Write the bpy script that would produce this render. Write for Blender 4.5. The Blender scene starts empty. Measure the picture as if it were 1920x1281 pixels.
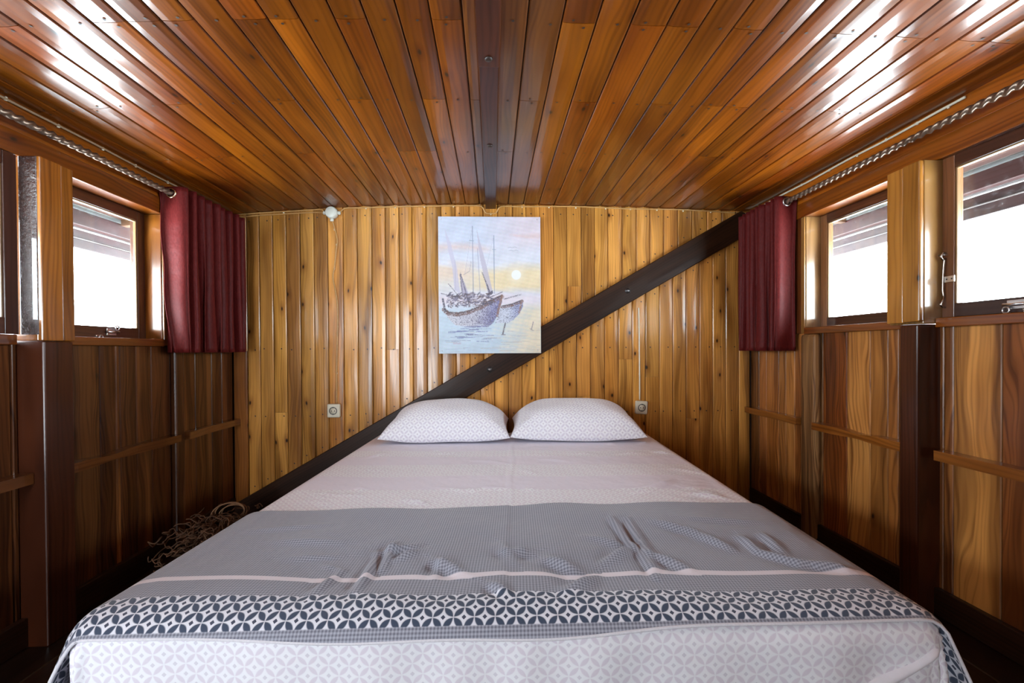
import bpy, bmesh, math, random
import numpy as np
from mathutils import Matrix, Vector

random.seed(7)
scene = bpy.context.scene
COL = scene.collection

# ------------------------------------------------------------------ camera
FPX = 853.333
yaw, pitch, roll = math.radians(2.42), math.radians(-0.55), 0.006
fw = Vector((math.sin(yaw) * math.cos(pitch), math.cos(yaw) * math.cos(pitch), math.sin(pitch)))
rt = fw.cross(Vector((0, 0, 1))).normalized()
up = rt.cross(fw)
r2 = rt * math.cos(roll) - up * math.sin(roll)
u2 = up * math.cos(roll) + rt * math.sin(roll)
cam = bpy.data.cameras.new('camera')
cam.sensor_width = 36.0
cam.lens = 36.0 * FPX / 1920.0
cam.shift_y = 23.475 / 1920.0
cam.clip_start = 0.02
cam_o = bpy.data.objects.new('camera', cam)
cam_o.matrix_world = Matrix(((r2.x, u2.x, -fw.x, 0), (r2.y, u2.y, -fw.y, 0), (r2.z, u2.z, -fw.z, 1.0), (0, 0, 0, 1)))
COL.objects.link(cam_o)
scene.camera = cam_o

# ------------------------------------------------------------------ sky, exposure
world = bpy.data.worlds.new('overcast_sky')
scene.world = world
world.use_nodes = True
bg = world.node_tree.nodes['Background']
bg.inputs['Color'].default_value = (0.84, 0.925, 1.0, 1)
bg.inputs['Strength'].default_value = 14.0
vs = scene.view_settings
vs.view_transform = 'Standard'
vs.look = 'None'
vs.gamma = 1.0
vs.use_curve_mapping = False
vs.exposure = 1.5
scene.cycles.max_bounces = 7
scene.cycles.diffuse_bounces = 4
scene.cycles.glossy_bounces = 3
scene.cycles.transparent_max_bounces = 12
scene.cycles.use_adaptive_sampling = True
scene.cycles.adaptive_threshold = 0.045
scene.cycles.sample_clamp_indirect = 8.0

# ------------------------------------------------------------------ room numbers (metres)
WL, WR = 1.60, 1.665            # inner plank surface of left and right wall
YB = 2.87                        # back wall surface
YF = -1.35                       # wall behind the camera
HEADL, HEADR = 1.66, 1.692       # underside of window header
SILLL, SILLR = 1.06, 1.107
def ceil_z(x):
    return 1.912 - (0.028 if x < 0 else 0.0125) * x * x
WIN_L = [(2.35, 2.81), (1.72, 2.258), (1.03, 1.594), (0.30, 0.93)]
WIN_R = [(2.42, 2.82), (1.763, 2.335), (1.05, 1.617), (0.30, 0.95)]
DOOR_F = (-1.46, -0.98)           # open doorway in the wall behind the camera (x range)
SKIN = 0.13                      # wall thickness outside the plank surface

def portal(name, x, y0, y1, z0, z1, side):
    l = bpy.data.lights.new(name, 'AREA')
    l.shape = 'RECTANGLE'
    l.size = z1 - z0
    l.size_y = y1 - y0
    l.cycles.is_portal = True
    o = bpy.data.objects.new(name, l)
    o.location = (x, (y0 + y1) / 2, (z0 + z1) / 2)
    o.rotation_euler = (0, math.radians(-90) if side < 0 else math.radians(90), 0)
    COL.objects.link(o)
for y0, y1 in WIN_L[1:]:
    portal('daylight_portal', -WL - SKIN - 0.02, y0, y1, SILLL, HEADL, -1)
for y0, y1 in WIN_R[1:]:
    portal('daylight_portal', WR + SKIN + 0.02, y0, y1, SILLR, HEADR, 1)
l_ = bpy.data.lights.new('daylight_portal', 'AREA')
l_.shape, l_.size, l_.size_y = 'RECTANGLE', DOOR_F[1] - DOOR_F[0], 1.45
l_.cycles.is_portal = True
po = bpy.data.objects.new('daylight_portal', l_)
po.location = ((DOOR_F[0] + DOOR_F[1]) / 2, YF - 0.14, 0.975)
po.rotation_euler = (math.radians(90), 0, 0)
COL.objects.link(po)

# ================================================================== node helpers
class NT:
    def __init__(self, name):
        self.mat = bpy.data.materials.new(name)
        self.mat.use_nodes = True
        self.t = self.mat.node_tree
        self.t.nodes.clear()
        self.out = self.t.nodes.new('ShaderNodeOutputMaterial')
    def n(self, typ, **kw):
        nd = self.t.nodes.new(typ)
        for k, v in kw.items():
            setattr(nd, k, v)
        return nd
    def set(self, sock, v):
        if isinstance(v, bpy.types.NodeSocket):
            self.t.links.new(v, sock)
        elif v is not None:
            if sock.type == 'RGBA' and len(v) == 3:
                v = (*v, 1)
            sock.default_value = v
    def m(self, op, a, b=None, c=None, clamp=False):
        nd = self.n('ShaderNodeMath', operation=op, use_clamp=clamp)
        self.set(nd.inputs[0], a)
        if b is not None: self.set(nd.inputs[1], b)
        if c is not None: self.set(nd.inputs[2], c)
        return nd.outputs[0]
    def mix(self, f, a, b, blend='MIX'):
        nd = self.n('ShaderNodeMix', data_type='RGBA', blend_type=blend)
        self.set(nd.inputs[0], f)
        self.set(nd.inputs[6], a)
        self.set(nd.inputs[7], b)
        return nd.outputs[2]
    def ramp(self, f, stops, interp='LINEAR'):
        nd = self.n('ShaderNodeValToRGB')
        cr = nd.color_ramp
        cr.interpolation = interp
        while len(cr.elements) < len(stops):
            cr.elements.new(0.5)
        for e, (p, c) in zip(cr.elements, stops):
            e.position = p
            e.color = (*c, 1) if len(c) == 3 else c
        self.set(nd.inputs[0], f)
        return nd.outputs[0]
    def noise(self, vec, scale, detail=4, rough=0.55, dist=0.0):
        nd = self.n('ShaderNodeTexNoise')
        self.set(nd.inputs['Vector'], vec)
        nd.inputs['Scale'].default_value = scale
        nd.inputs['Detail'].default_value = detail
        nd.inputs['Roughness'].default_value = rough
        nd.inputs['Distortion'].default_value = dist
        return nd.outputs['Fac']
    def mapv(self, vec, scale=(1, 1, 1), loc=(0, 0, 0)):
        nd = self.n('ShaderNodeMapping')
        self.set(nd.inputs['Vector'], vec)
        nd.inputs['Scale'].default_value = scale
        nd.inputs['Location'].default_value = loc
        return nd.outputs[0]
    def vadd(self, a, b):
        nd = self.n('ShaderNodeVectorMath', operation='ADD')
        self.set(nd.inputs[0], a)
        self.set(nd.inputs[1], b)
        return nd.outputs[0]
    def xyz(self, x, y, z):
        nd = self.n('ShaderNodeCombineXYZ')
        for s, v in zip(nd.inputs, (x, y, z)):
            self.set(s, v)
        return nd.outputs[0]
    def sep(self, v):
        nd = self.n('ShaderNodeSeparateXYZ')
        self.set(nd.inputs[0], v)
        return nd.outputs
    def bump(self, h, strength=0.2, dist=0.01, normal=None):
        nd = self.n('ShaderNodeBump')
        nd.inputs['Strength'].default_value = strength
        nd.inputs['Distance'].default_value = dist
        self.set(nd.inputs['Height'], h)
        if normal is not None:
            self.set(nd.inputs['Normal'], normal)
        return nd.outputs[0]
    def bsdf(self, **kw):
        nd = self.n('ShaderNodeBsdfPrincipled')
        for k, v in kw.items():
            self.set(nd.inputs[k.replace('_', ' ')], v)
        self.t.links.new(nd.outputs[0], self.out.inputs[0])
        return nd

# ------------------------------------------------------------------ materials
def wood(name, contrast=0.5, rough=0.35, coat=1.0, coat_rough=0.12, knots=0.5, wobble=0.25, figure=1.0, streak=0.3, tone=1.0):
    """Varnished wood; grain runs along the local x axis, ground tone is the object's own colour."""
    t = NT(name)
    tc = t.n('ShaderNodeTexCoord').outputs['Object']
    oi = t.n('ShaderNodeObjectInfo')
    r = oi.outputs['Random']
    off = t.xyz(t.m('MULTIPLY', r, 37.0), t.m('MULTIPLY', r, 91.0), t.m('MULTIPLY', r, 13.0))
    p = t.vadd(tc, off)
    warp = t.noise(t.mapv(p, (1.3, 5, 5)), 1.0, 2)
    px, py, pz = t.sep(p)
    py2 = t.m('ADD', py, t.m('MULTIPLY', t.m('SUBTRACT', warp, 0.5), 0.09 * figure))
    q = t.xyz(px, py2, pz)
    fine = t.noise(t.mapv(q, (3.0, 150, 60)), 1.0, 3, 0.6)
    band = t.noise(t.mapv(q, (0.5, 22, 8)), 1.0, 2, 0.5)
    wave = t.n('ShaderNodeTexWave', wave_type='BANDS', bands_direction='Y')
    t.set(wave.inputs['Vector'], t.mapv(q, (0.10, 1, 0.6)))
    wave.inputs['Scale'].default_value = 18
    wave.inputs['Distortion'].default_value = 5.0 * figure
    wave.inputs['Detail'].default_value = 2
    wave.inputs['Detail Scale'].default_value = 1.2
    g = t.m('ADD', t.m('MULTIPLY', fine, 0.36), t.m('ADD', t.m('MULTIPLY', band, 0.72), t.m('MULTIPLY', wave.outputs['Fac'], 0.22)))
    blot = t.noise(t.mapv(p, (1.6, 6, 6), (5, 2, 1)), 1.0, 2)
    shade = t.ramp(g, [(0.42, (1 - contrast, 1 - contrast * 1.12, 1 - contrast * 1.2)), (0.66, (1.0,) * 3), (0.92, (1 + 0.25 * contrast,) * 3)])
    base = t.mix(1.0, oi.outputs['Color'], shade, 'MULTIPLY')
    bl = t.ramp(blot, [(0.30, (0.46 * tone, 0.385 * tone, 0.29 * tone)), (0.64, (0.80 * tone, 0.785 * tone, 0.745 * tone))])
    base = t.mix(1.0, base, bl, 'MULTIPLY')
    if streak:
        sk = t.noise(t.mapv(q, (0.7, 13, 5), (3, 1, 4)), 1.0, 2)
        base = t.mix(1.0, base, t.ramp(sk, [(0.40, (1 - streak, 1 - streak * 1.08, 1 - streak * 1.1)), (0.56, (1.0, 1.0, 1.0))]), 'MULTIPLY')
    if knots > 0:
        vo = t.n('ShaderNodeTexVoronoi', feature='F1', voronoi_dimensions='2D')
        t.set(vo.inputs['Vector'], t.mapv(q, (4.6, 10, 3)))
        vo.inputs['Scale'].default_value = 1.0
        gate = t.m('GREATER_THAN', t.sep(vo.outputs['Color'])[0], 1 - knots)
        d = vo.outputs['Distance']
        core = t.m('MULTIPLY', gate, t.m('SUBTRACT', 1.0, t.m('DIVIDE', d, 0.075), clamp=True))
        halo = t.m('MULTIPLY', gate, t.m('SUBTRACT', 1.0, t.m('DIVIDE', d, 0.26), clamp=True))
        base = t.mix(t.m('MULTIPLY', halo, 0.75), base, t.mix(1.0, base, (0.42, 0.28, 0.18), 'MULTIPLY'))
        base = t.mix(t.m('MULTIPLY', core, 1.6, clamp=True), base, (0.018, 0.007, 0.003))
    wob = t.noise(t.mapv(p, (2.6, 11, 11), (2, 7, 1)), 1.0, 1)
    nrm = t.bump(wob, wobble, 0.012)
    t.bsdf(Base_Color=base, Roughness=rough, Specular_IOR_Level=0.15, Normal=nrm, Coat_Weight=coat, Coat_Roughness=coat_rough, Coat_Normal=nrm)
    return t.mat

def plain(name, col, rough=0.5, metallic=0.0, coat=0.0, noise_amt=0.0, nscale=40, bump=0.0):
    t = NT(name)
    c = col
    kw = {}
    if noise_amt or bump:
        tc = t.n('ShaderNodeTexCoord').outputs['Object']
        nz = t.noise(tc, nscale, 4)
        lo = tuple(x * (1 - noise_amt) for x in col)
        hi = tuple(min(1, x * (1 + noise_amt)) for x in col)
        c = t.ramp(nz, [(0.3, lo), (0.7, hi)])
        if bump:
            kw['Normal'] = t.bump(nz, bump, 0.005)
    t.bsdf(Base_Color=c, Roughness=rough, Metallic=metallic, Coat_Weight=coat, **kw)
    return t.mat

def petal_nodes(t, uv, a, wid=0.19):
    """Rotated lattice of lens petals with a diamond dot in each cell: 1 on petals and dots."""
    x, y, _ = t.sep(uv)
    k = 1 / (math.sqrt(2) * a)
    u = t.m('MULTIPLY', t.m('ADD', x, y), k)
    v = t.m('MULTIPLY', t.m('SUBTRACT', x, y), k)
    fu, fv = t.m('FRACT', u), t.m('FRACT', v)
    du = t.m('MINIMUM', fu, t.m('SUBTRACT', 1.0, fu))
    dv = t.m('MINIMUM', fv, t.m('SUBTRACT', 1.0, fv))
    lens_u = t.m('MULTIPLY', t.m('MULTIPLY', fu, t.m('SUBTRACT', 1.0, fu)), 4 * wid)
    lens_v = t.m('MULTIPLY', t.m('MULTIPLY', fv, t.m('SUBTRACT', 1.0, fv)), 4 * wid)
    p1 = t.m('MULTIPLY', t.m('SUBTRACT', lens_u, dv), 14.0, clamp=True)
    p2 = t.m('MULTIPLY', t.m('SUBTRACT', lens_v, du), 14.0, clamp=True)
    petal = t.m('MAXIMUM', p1, p2)
    dot = t.m('GREATER_THAN', t.m('MINIMUM', du, dv), 0.385)
    return petal, dot

def band(t, v, a, b, soft=0.002):
    """1 where a < v < b."""
    up_ = t.m('DIVIDE', t.m('SUBTRACT', v, a), soft, clamp=True)
    dn_ = t.m('DIVIDE', t.m('SUBTRACT', b, v), soft, clamp=True)
    return t.m('MULTIPLY', up_, dn_)

def weave(t, uv, n=700, amt=0.05):
    x, y, _ = t.sep(uv)
    return t.m('ADD', t.m('SINE', t.m('MULTIPLY', x, n)), t.m('SINE', t.m('MULTIPLY', y, n)))

def cloth_sheet():
    t = NT('patterned_cotton_sheet')
    uv = t.n('ShaderNodeUVMap', uv_map='cloth').outputs[0]
    petal, dot = petal_nodes(t, uv, 0.027)
    x, y, _ = t.sep(uv)
    m1 = t.m('ADD', band(t, y, -1.0, 0.80), t.m('ADD', band(t, y, 0.97, 1.15), band(t, y, 1.30, 1.42)), clamp=True)
    white, pinkc = (0.90, 0.91, 0.96), (0.75, 0.70, 0.79)
    pat = t.mix(t.m('MULTIPLY', petal, 0.9), white, pinkc)
    pat = t.mix(t.m('MULTIPLY', dot, 0.8), pat, (0.68, 0.66, 0.74))
    col = t.mix(m1, (0.82, 0.78, 0.88), pat)
    nz = t.noise(uv, 7, 4)
    t.bsdf(Base_Color=col, Roughness=0.85, Sheen_Weight=0.15, Normal=t.bump(nz, 0.35, 0.03))
    return t.mat

def cloth_pillow():
    t = NT('patterned_cotton_pillowcase')
    uv = t.n('ShaderNodeUVMap', uv_map='cloth').outputs[0]
    petal, dot = petal_nodes(t, uv, 0.034)
    col = t.mix(t.m('MULTIPLY', petal, 0.9), (0.90, 0.90, 0.95), (0.70, 0.67, 0.76))
    col = t.mix(t.m('MULTIPLY', dot, 0.7), col, (0.58, 0.54, 0.60))
    nz = t.noise(uv, 9, 4)
    t.bsdf(Base_Color=col, Roughness=0.85, Sheen_Weight=0.15, Normal=t.bump(nz, 0.4, 0.03))
    return t.mat

def cloth_runner():
    t = NT('grey_woven_runner')
    uv = t.n('ShaderNodeUVMap', uv_map='cloth').outputs[0]
    x, y, _ = t.sep(uv)
    per = 0.0066
    sx = t.m('GREATER_THAN', t.m('FRACT', t.m('DIVIDE', x, per)), 0.5)
    sy = t.m('GREATER_THAN', t.m('FRACT', t.m('DIVIDE', y, per)), 0.5)
    s = t.m('MULTIPLY', t.m('ADD', sx, sy), 0.5)
    ging = t.mix(s, (0.165, 0.17, 0.215), (0.42, 0.435, 0.51))
    stripe = band(t, y, 0.137, 0.157)
    col = t.mix(stripe, ging, (0.78, 0.72, 0.77))
    petal, dot = petal_nodes(t, uv, 0.0275, 0.24)
    pat = t.mix(petal, (0.78, 0.79, 0.86), (0.042, 0.062, 0.108))
    pat = t.mix(dot, pat, (0.05, 0.06, 0.10))
    col = t.mix(band(t, y, 0.004, 0.078), col, pat)
    nz = t.noise(uv, 9, 5)
    w = weave(t, uv, 2200)
    n1 = t.bump(nz, 0.30, 0.03)
    t.bsdf(Base_Color=col, Roughness=0.8, Sheen_Weight=0.2, Normal=n1)
    return t.mat

def cloth_curtain():
    t = NT('wine_red_curtain_cloth')
    tc = t.n('ShaderNodeTexCoord').outputs['Object']
    nz = t.noise(t.mapv(tc, (260, 260, 60)), 1.0, 3)
    col = t.ramp(nz, [(0.3, (0.075, 0.0065, 0.006)), (0.7, (0.125, 0.0135, 0.0125))])
    big = t.noise(tc, 14, 3)
    n1 = t.bump(big, 0.25, 0.02)
    b = t.n('ShaderNodeBsdfPrincipled')
    t.set(b.inputs['Base Color'], col)
    b.inputs['Roughness'].default_value = 0.48
    b.inputs['Specular IOR Level'].default_value = 0.12
    b.inputs['Sheen Weight'].default_value = 0.03
    b.inputs['Sheen Tint'].default_value = (0.8, 0.3, 0.3, 1)
    t.set(b.inputs['Normal'], n1)
    tr = t.n('ShaderNodeBsdfTranslucent')
    tr.inputs['Color'].default_value = (0.35, 0.03, 0.03, 1)
    mx = t.n('ShaderNodeMixShader')
    mx.inputs[0].default_value = 0.05
    t.t.links.new(b.outputs[0], mx.inputs[1])
    t.t.links.new(tr.outputs[0], mx.inputs[2])
    t.t.links.new(mx.outputs[0], t.out.inputs[0])
    return t.mat

def glass():
    t = NT('window_glass')
    tc = t.n('ShaderNodeTexCoord').outputs['Object']
    nz = t.noise(tc, 26, 3, 0.7)
    dirt = t.m('MULTIPLY', t.m('SUBTRACT', nz, 0.52, clamp=True), 0.35)
    tr = t.n('ShaderNodeBsdfTransparent')
    tr.inputs['Color'].default_value = (0.93, 0.96, 0.96, 1)
    gl = t.n('ShaderNodeBsdfGlossy')
    gl.inputs['Roughness'].default_value = 0.02
    df = t.n('ShaderNodeBsdfDiffuse')
    df.inputs['Color'].default_value = (0.8, 0.82, 0.84, 1)
    fr = t.n('ShaderNodeFresnel')
    bk = t.n('ShaderNodeNewGeometry').outputs['Backfacing']
    t.set(fr.inputs['IOR'], t.m('ADD', t.m('MULTIPLY', bk, 1 / 1.45 - 1.45), 1.45))
    m1 = t.n('ShaderNodeMixShader')
    t.t.links.new(fr.outputs[0], m1.inputs[0])
    t.t.links.new(tr.outputs[0], m1.inputs[1])
    t.t.links.new(gl.outputs[0], m1.inputs[2])
    m2 = t.n('ShaderNodeMixShader')
    t.set(m2.inputs[0], dirt)
    t.t.links.new(m1.outputs[0], m2.inputs[1])
    t.t.links.new(df.outputs[0], m2.inputs[2])
    t.t.links.new(m2.outputs[0], t.out.inputs[0])
    return t.mat

def painted_print():
    t = NT('painted_print')
    at = t.n('ShaderNodeAttribute', attribute_name='paint')
    tc = t.n('ShaderNodeTexCoord').outputs['Object']
    nz = t.noise(tc, 160, 3)
    t.bsdf(Base_Color=t.mix(t.m('MULTIPLY', nz, 0.12), at.outputs['Color'], (0.75, 0.75, 0.8)), Roughness=0.5)
    return t.mat

M = {}
M['ceil'] = wood('varnished_ceiling_board', 0.34, 0.34, 0.60, 0.15, 0.12, 0.20, 1.1, 0.34)
M['back'] = wood('varnished_pine_board', 0.34, 0.38, 0.55, 0.16, 0.24, 0.30, 1.2, 0.40)
M['teak'] = wood('teak_plank', 0.62, 0.42, 0.5, 0.24, 0.10, 0.20, 1.8, 0.55)
M['trimw'] = wood('varnished_trim_wood', 0.42, 0.33, 1.0, 0.14, 0.06, 0.20)
M['dark'] = wood('dark_stained_timber', 0.5, 0.4, 0.40, 0.2, 0.0, 0.3)
M['lacq'] = plain('rough_dark_lacquer', (0.030, 0.012, 0.009), 0.22, 0.0, 1.0, 0.4, 120, 0.9)
M['brace'] = wood('nearly_black_timber', 0.5, 0.5, 0.15, 0.3, 0.0, 0.3)
M['sash'] = wood('window_sash_wood', 0.35, 0.4, 0.7, 0.2, 0.0, 0.2)
M['floorw'] = wood('dark_floor_plank', 0.5, 0.5, 0.3, 0.3, 0.2, 0.2)
M['shell'] = plain('raw_wall_lining', (0.035, 0.016, 0.007), 0.8, noise_amt=0.4, nscale=9)
M['eave'] = wood('red_painted_eave_wood', 0.4, 0.6, 0.2, 0.3, 0.0, 0.2)
M['sheet'] = cloth_sheet()
M['pillow'] = cloth_pillow()
M['runner'] = cloth_runner()
M['curtain'] = cloth_curtain()
M['glass'] = glass()
M['paint'] = painted_print()
M['cream'] = plain('cream_plastic', (0.68, 0.62, 0.48), 0.35, noise_amt=0.05)
M['boxw'] = plain('pale_grey_plastic', (0.62, 0.62, 0.55), 0.35, noise_amt=0.05)
M['black'] = plain('black_socket_hole', (0.02, 0.02, 0.025), 0.5, noise_amt=0.1)
M['cablew'] = plain('white_cable_sheath', (0.72, 0.66, 0.52), 0.45, noise_amt=0.08)
M['cablet'] = plain('tan_varnished_cable', (0.50, 0.27, 0.09), 0.4, noise_amt=0.15)
M['cabled'] = plain('dusty_brown_cable', (0.30, 0.20, 0.12), 0.5, noise_amt=0.1)
M['steel'] = plain('brushed_steel', (0.62, 0.62, 0.63), 0.28, 1.0, noise_amt=0.08)
M['chrome'] = plain('aged_chrome', (0.30, 0.26, 0.23), 0.22, 1.0, noise_amt=0.15)
M['bolt'] = plain('dull_iron_bolt', (0.16, 0.15, 0.15), 0.4, 0.9, noise_amt=0.2)
M['brass'] = plain('polished_brass', (0.80, 0.66, 0.42), 0.18, 1.0, noise_amt=0.06)
M['rod'] = plain('bronze_twisted_metal', (0.22, 0.16, 0.12), 0.34, 0.8, noise_amt=0.2)
M['nail'] = plain('dark_nail_head', (0.022, 0.010, 0.006), 0.5, noise_amt=0.2)
M['twine'] = plain('dry_brown_twine', (0.09, 0.038, 0.015), 0.8, noise_amt=0.5, nscale=30)
M['twinet'] = plain('dull_tan_cable', (0.22, 0.11, 0.05), 0.6, noise_amt=0.2)
M['canvas'] = plain('white_panel_edge', (0.72, 0.74, 0.80), 0.6, noise_amt=0.04)
M['bedw'] = wood('dark_bed_frame_wood', 0.4, 0.5, 0.4, 0.25, 0.0, 0.2)

# ================================================================== object helpers
def link(name, me, mat=None, parent=None, color=None, kind=None, label=None, cat=None, group=None):
    o = bpy.data.objects.new(name, me)
    COL.objects.link(o)
    if mat is not None and me is not None and not me.materials:
        me.materials.append(mat)
    if parent is not None:
        o.parent = parent
    if color is not None:
        o.color = (*color, 1)
    if kind: o['kind'] = kind
    if label: o['label'] = label
    if cat: o['category'] = cat
    if group: o['group'] = group
    return o

def empty(name, loc=(0, 0, 0), **kw):
    o = link(name, None, **kw)
    o.location = loc
    o.empty_display_size = 0.05
    return o

def mesh(name, verts, faces, smooth=False):
    me = bpy.data.meshes.new(name)
    me.from_pydata([tuple(v) for v in verts], [], faces)
    if smooth:
        for p in me.polygons:
            p.use_smooth = True
    me.update()
    return me

def frame(o, origin, xa, za):
    """Place o with local x along xa and local z (its face) along za."""
    xa, za = Vector(xa).normalized(), Vector(za).normalized()
    ya = za.cross(xa)
    o.matrix_world = Matrix(((xa.x, ya.x, za.x, origin[0]), (xa.y, ya.y, za.y, origin[1]), (xa.z, ya.z, za.z, origin[2]), (0, 0, 0, 1)))
    return o

_pl = {}
def plank_mesh(L, w, t=0.014, ch=0.003, crown=0.0012, s0=0.0, s1=0.0):
    """Board: length along x, width along y, face at z=0 with a slight crown and chamfered edges; ends may be cut on a slant."""
    key = tuple(round(v, 4) for v in (L, w, t, ch, crown, s0, s1))
    if key in _pl:
        return _pl[key]
    h = w / 2
    prof = [(-h, -t), (-h, -ch), (-h + ch, 0), (-h * 0.45, crown), (h * 0.45, crown), (h - ch, 0), (h, -ch), (h, -t)]
    vs_, fs = [], []
    for e, s in ((-L / 2, s0), (L / 2, s1)):
        for y, z in prof:
            vs_.append((e + s * y, y, z))
    n = len(prof)
    for i in range(n):
        j = (i + 1) % n
        fs.append((i, j, n + j, n + i))
    fs.append(tuple(range(n - 1, -1, -1)))
    fs.append(tuple(range(n, 2 * n)))
    me = mesh('plank', vs_, fs)
    for p in me.polygons:
        p.use_smooth = False
    _pl[key] = me
    return me

def bar_mesh(L, w, t, bev=0.003, seg=2, name='bar'):
    """Square-edged timber: x length, y width, z thickness (face at +z), softened edges."""
    bm = bmesh.new()
    bmesh.ops.create_cube(bm, size=1.0)
    bmesh.ops.scale(bm, vec=(L, w, t), verts=bm.verts)
    bmesh.ops.translate(bm, vec=(0, 0, -t / 2), verts=bm.verts)
    if bev:
        bmesh.ops.bevel(bm, geom=bm.edges[:], offset=min(bev, 0.45 * min(L, w, t)), segments=seg, affect='EDGES', profile=0.5)
    me = bpy.data.meshes.new(name)
    bm.to_mesh(me)
    bm.free()
    return me

def box_mesh(x0, x1, y0, y1, z0, z1, name='slab'):
    v = [(x, y, z) for z in (z0, z1) for y in (y0, y1) for x in (x0, x1)]
    f = [(0, 2, 3, 1), (4, 5, 7, 6), (0, 1, 5, 4), (2, 6, 7, 3), (0, 4, 6, 2), (1, 3, 7, 5)]
    return mesh(name, v, f)

def boxes_mesh(name, bl):
    vs_, fs = [], []
    for b in bl:
        x0, x1, y0, y1, z0, z1 = b
        k = len(vs_)
        vs_ += [(x, y, z) for z in (z0, z1) for y in (y0, y1) for x in (x0, x1)]
        fs += [tuple(k + i for i in f) for f in ((0, 2, 3, 1), (4, 5, 7, 6), (0, 1, 5, 4), (2, 6, 7, 3), (0, 4, 6, 2), (1, 3, 7, 5))]
    return mesh(name, vs_, fs)

def tube_mesh(pts, r, n=8, closed=False, name='tube', cap=True, rads=None):
    pts = [Vector(p) for p in pts]
    N = len(pts)
    vs_, fs = [], []
    prev = None
    for i, p in enumerate(pts):
        if closed:
            d = pts[(i + 1) % N] - pts[i - 1]
        else:
            d = pts[min(i + 1, N - 1)] - pts[max(i - 1, 0)]
        d.normalize()
        if prev is None:
            a = d.orthogonal().normalized()
        else:
            a = (prev - d * prev.dot(d)).normalized()
        prev = a
        b = d.cross(a)
        rr = rads[i] if rads else r
        for k in range(n):
            th = 2 * math.pi * k / n
            vs_.append(p + a * (rr * math.cos(th)) + b * (rr * math.sin(th)))
    m_ = N if closed else N - 1
    for i in range(m_):
        for k in range(n):
            i2, k2 = (i + 1) % N, (k + 1) % n
            fs.append((i * n + k, i * n + k2, i2 * n + k2, i2 * n + k))
    if cap and not closed:
        fs.append(tuple(range(n - 1, -1, -1)))
        fs.append(tuple((N - 1) * n + k for k in range(n)))
    return mesh(name, vs_, fs, True)

def torus_mesh(R, r, axis='Z', n=24, m=8, name='ring'):
    pts = []
    for i in range(n):
        a = 2 * math.pi * i / n
        c, s = R * math.cos(a), R * math.sin(a)
        pts.append({'Z': (c, s, 0), 'Y': (c, 0, s), 'X': (0, c, s)}[axis])
    return tube_mesh(pts, r, m, True, name)

def lathe_mesh(prof, n=20, name='turned', axis='Z'):
    """prof: list of (radius, height)."""
    vs_, fs = [], []
    for r, h in prof:
        for k in range(n):
            a = 2 * math.pi * k / n
            p = (r * math.cos(a), r * math.sin(a), h)
            if axis == 'Y':
                p = (p[0], -p[2], p[1])
            elif axis == 'X':
                p = (p[2], p[0], p[1])
            vs_.append(p)
    for i in range(len(prof) - 1):
        for k in range(n):
            k2 = (k + 1) % n
            fs.append((i * n + k, i * n + k2, (i + 1) * n + k2, (i + 1) * n + k))
    fs.append(tuple(range(n - 1, -1, -1)))
    fs.append(tuple((len(prof) - 1) * n + k for k in range(n)))
    return mesh(name, vs_, fs, True)

def smooth_path(pts, sub=6):
    """Catmull-Rom through pts."""
    P = [Vector(p) for p in pts]
    out = []
    for i in range(len(P) - 1):
        p0, p1, p2, p3 = P[max(i - 1, 0)], P[i], P[i + 1], P[min(i + 2, len(P) - 1)]
        for k in range(sub):
            s = k / sub
            out.append(0.5 * ((2 * p1) + (p2 - p0) * s + (2 * p0 - 5 * p1 + 4 * p2 - p3) * s * s + (3 * p1 - p0 - 3 * p2 + p3) * s ** 3))
    out.append(P[-1])
    return out

def jit(c, a):
    k = 1 + random.uniform(-a, a)
    return tuple(max(0.001, v * k * (1 + random.uniform(-a, a) * 0.25)) for v in c)

def vary(o, deg=0.7):
    """Every board sits a touch differently: roll it slightly about its own length."""
    o.matrix_world = o.matrix_world @ Matrix.Rotation(math.radians(random.uniform(-deg, deg)), 4, 'X')

# ================================================================== the shell
floor = link('floor', box_mesh(-WL - SKIN, WR + SKIN, YF - 0.1, YB + 0.1, -0.12, -0.022), M['shell'], kind='structure')
for i in range(20):
    w = (WL + WR) / 20
    o = link('plank', plank_mesh(YB - YF, w - 0.002, 0.02), M['floorw'], floor, jit((0.030, 0.011, 0.005), 0.2))
    frame(o, (-WL + w * (i + 0.5), (YB + YF) / 2, 0.0), (0, 1, 0), (0, 0, 1))

# ceiling lining follows the camber
xs = np.linspace(-WL - 0.05, WR + 0.05, 25)
cv = [(x, y, ceil_z(x) + dz) for dz in (0.012, 0.06) for y in (YF - 0.1, YB + 0.1) for x in xs]
n = len(xs)
cf = []
for i in range(n - 1):
    cf += [(i, i + 1, n + i + 1, n + i), (2 * n + i + 1, 2 * n + i, 3 * n + i, 3 * n + i + 1)]
ceiling = link('ceiling', mesh('ceiling', cv, cf), M['shell'], kind='structure')

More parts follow.
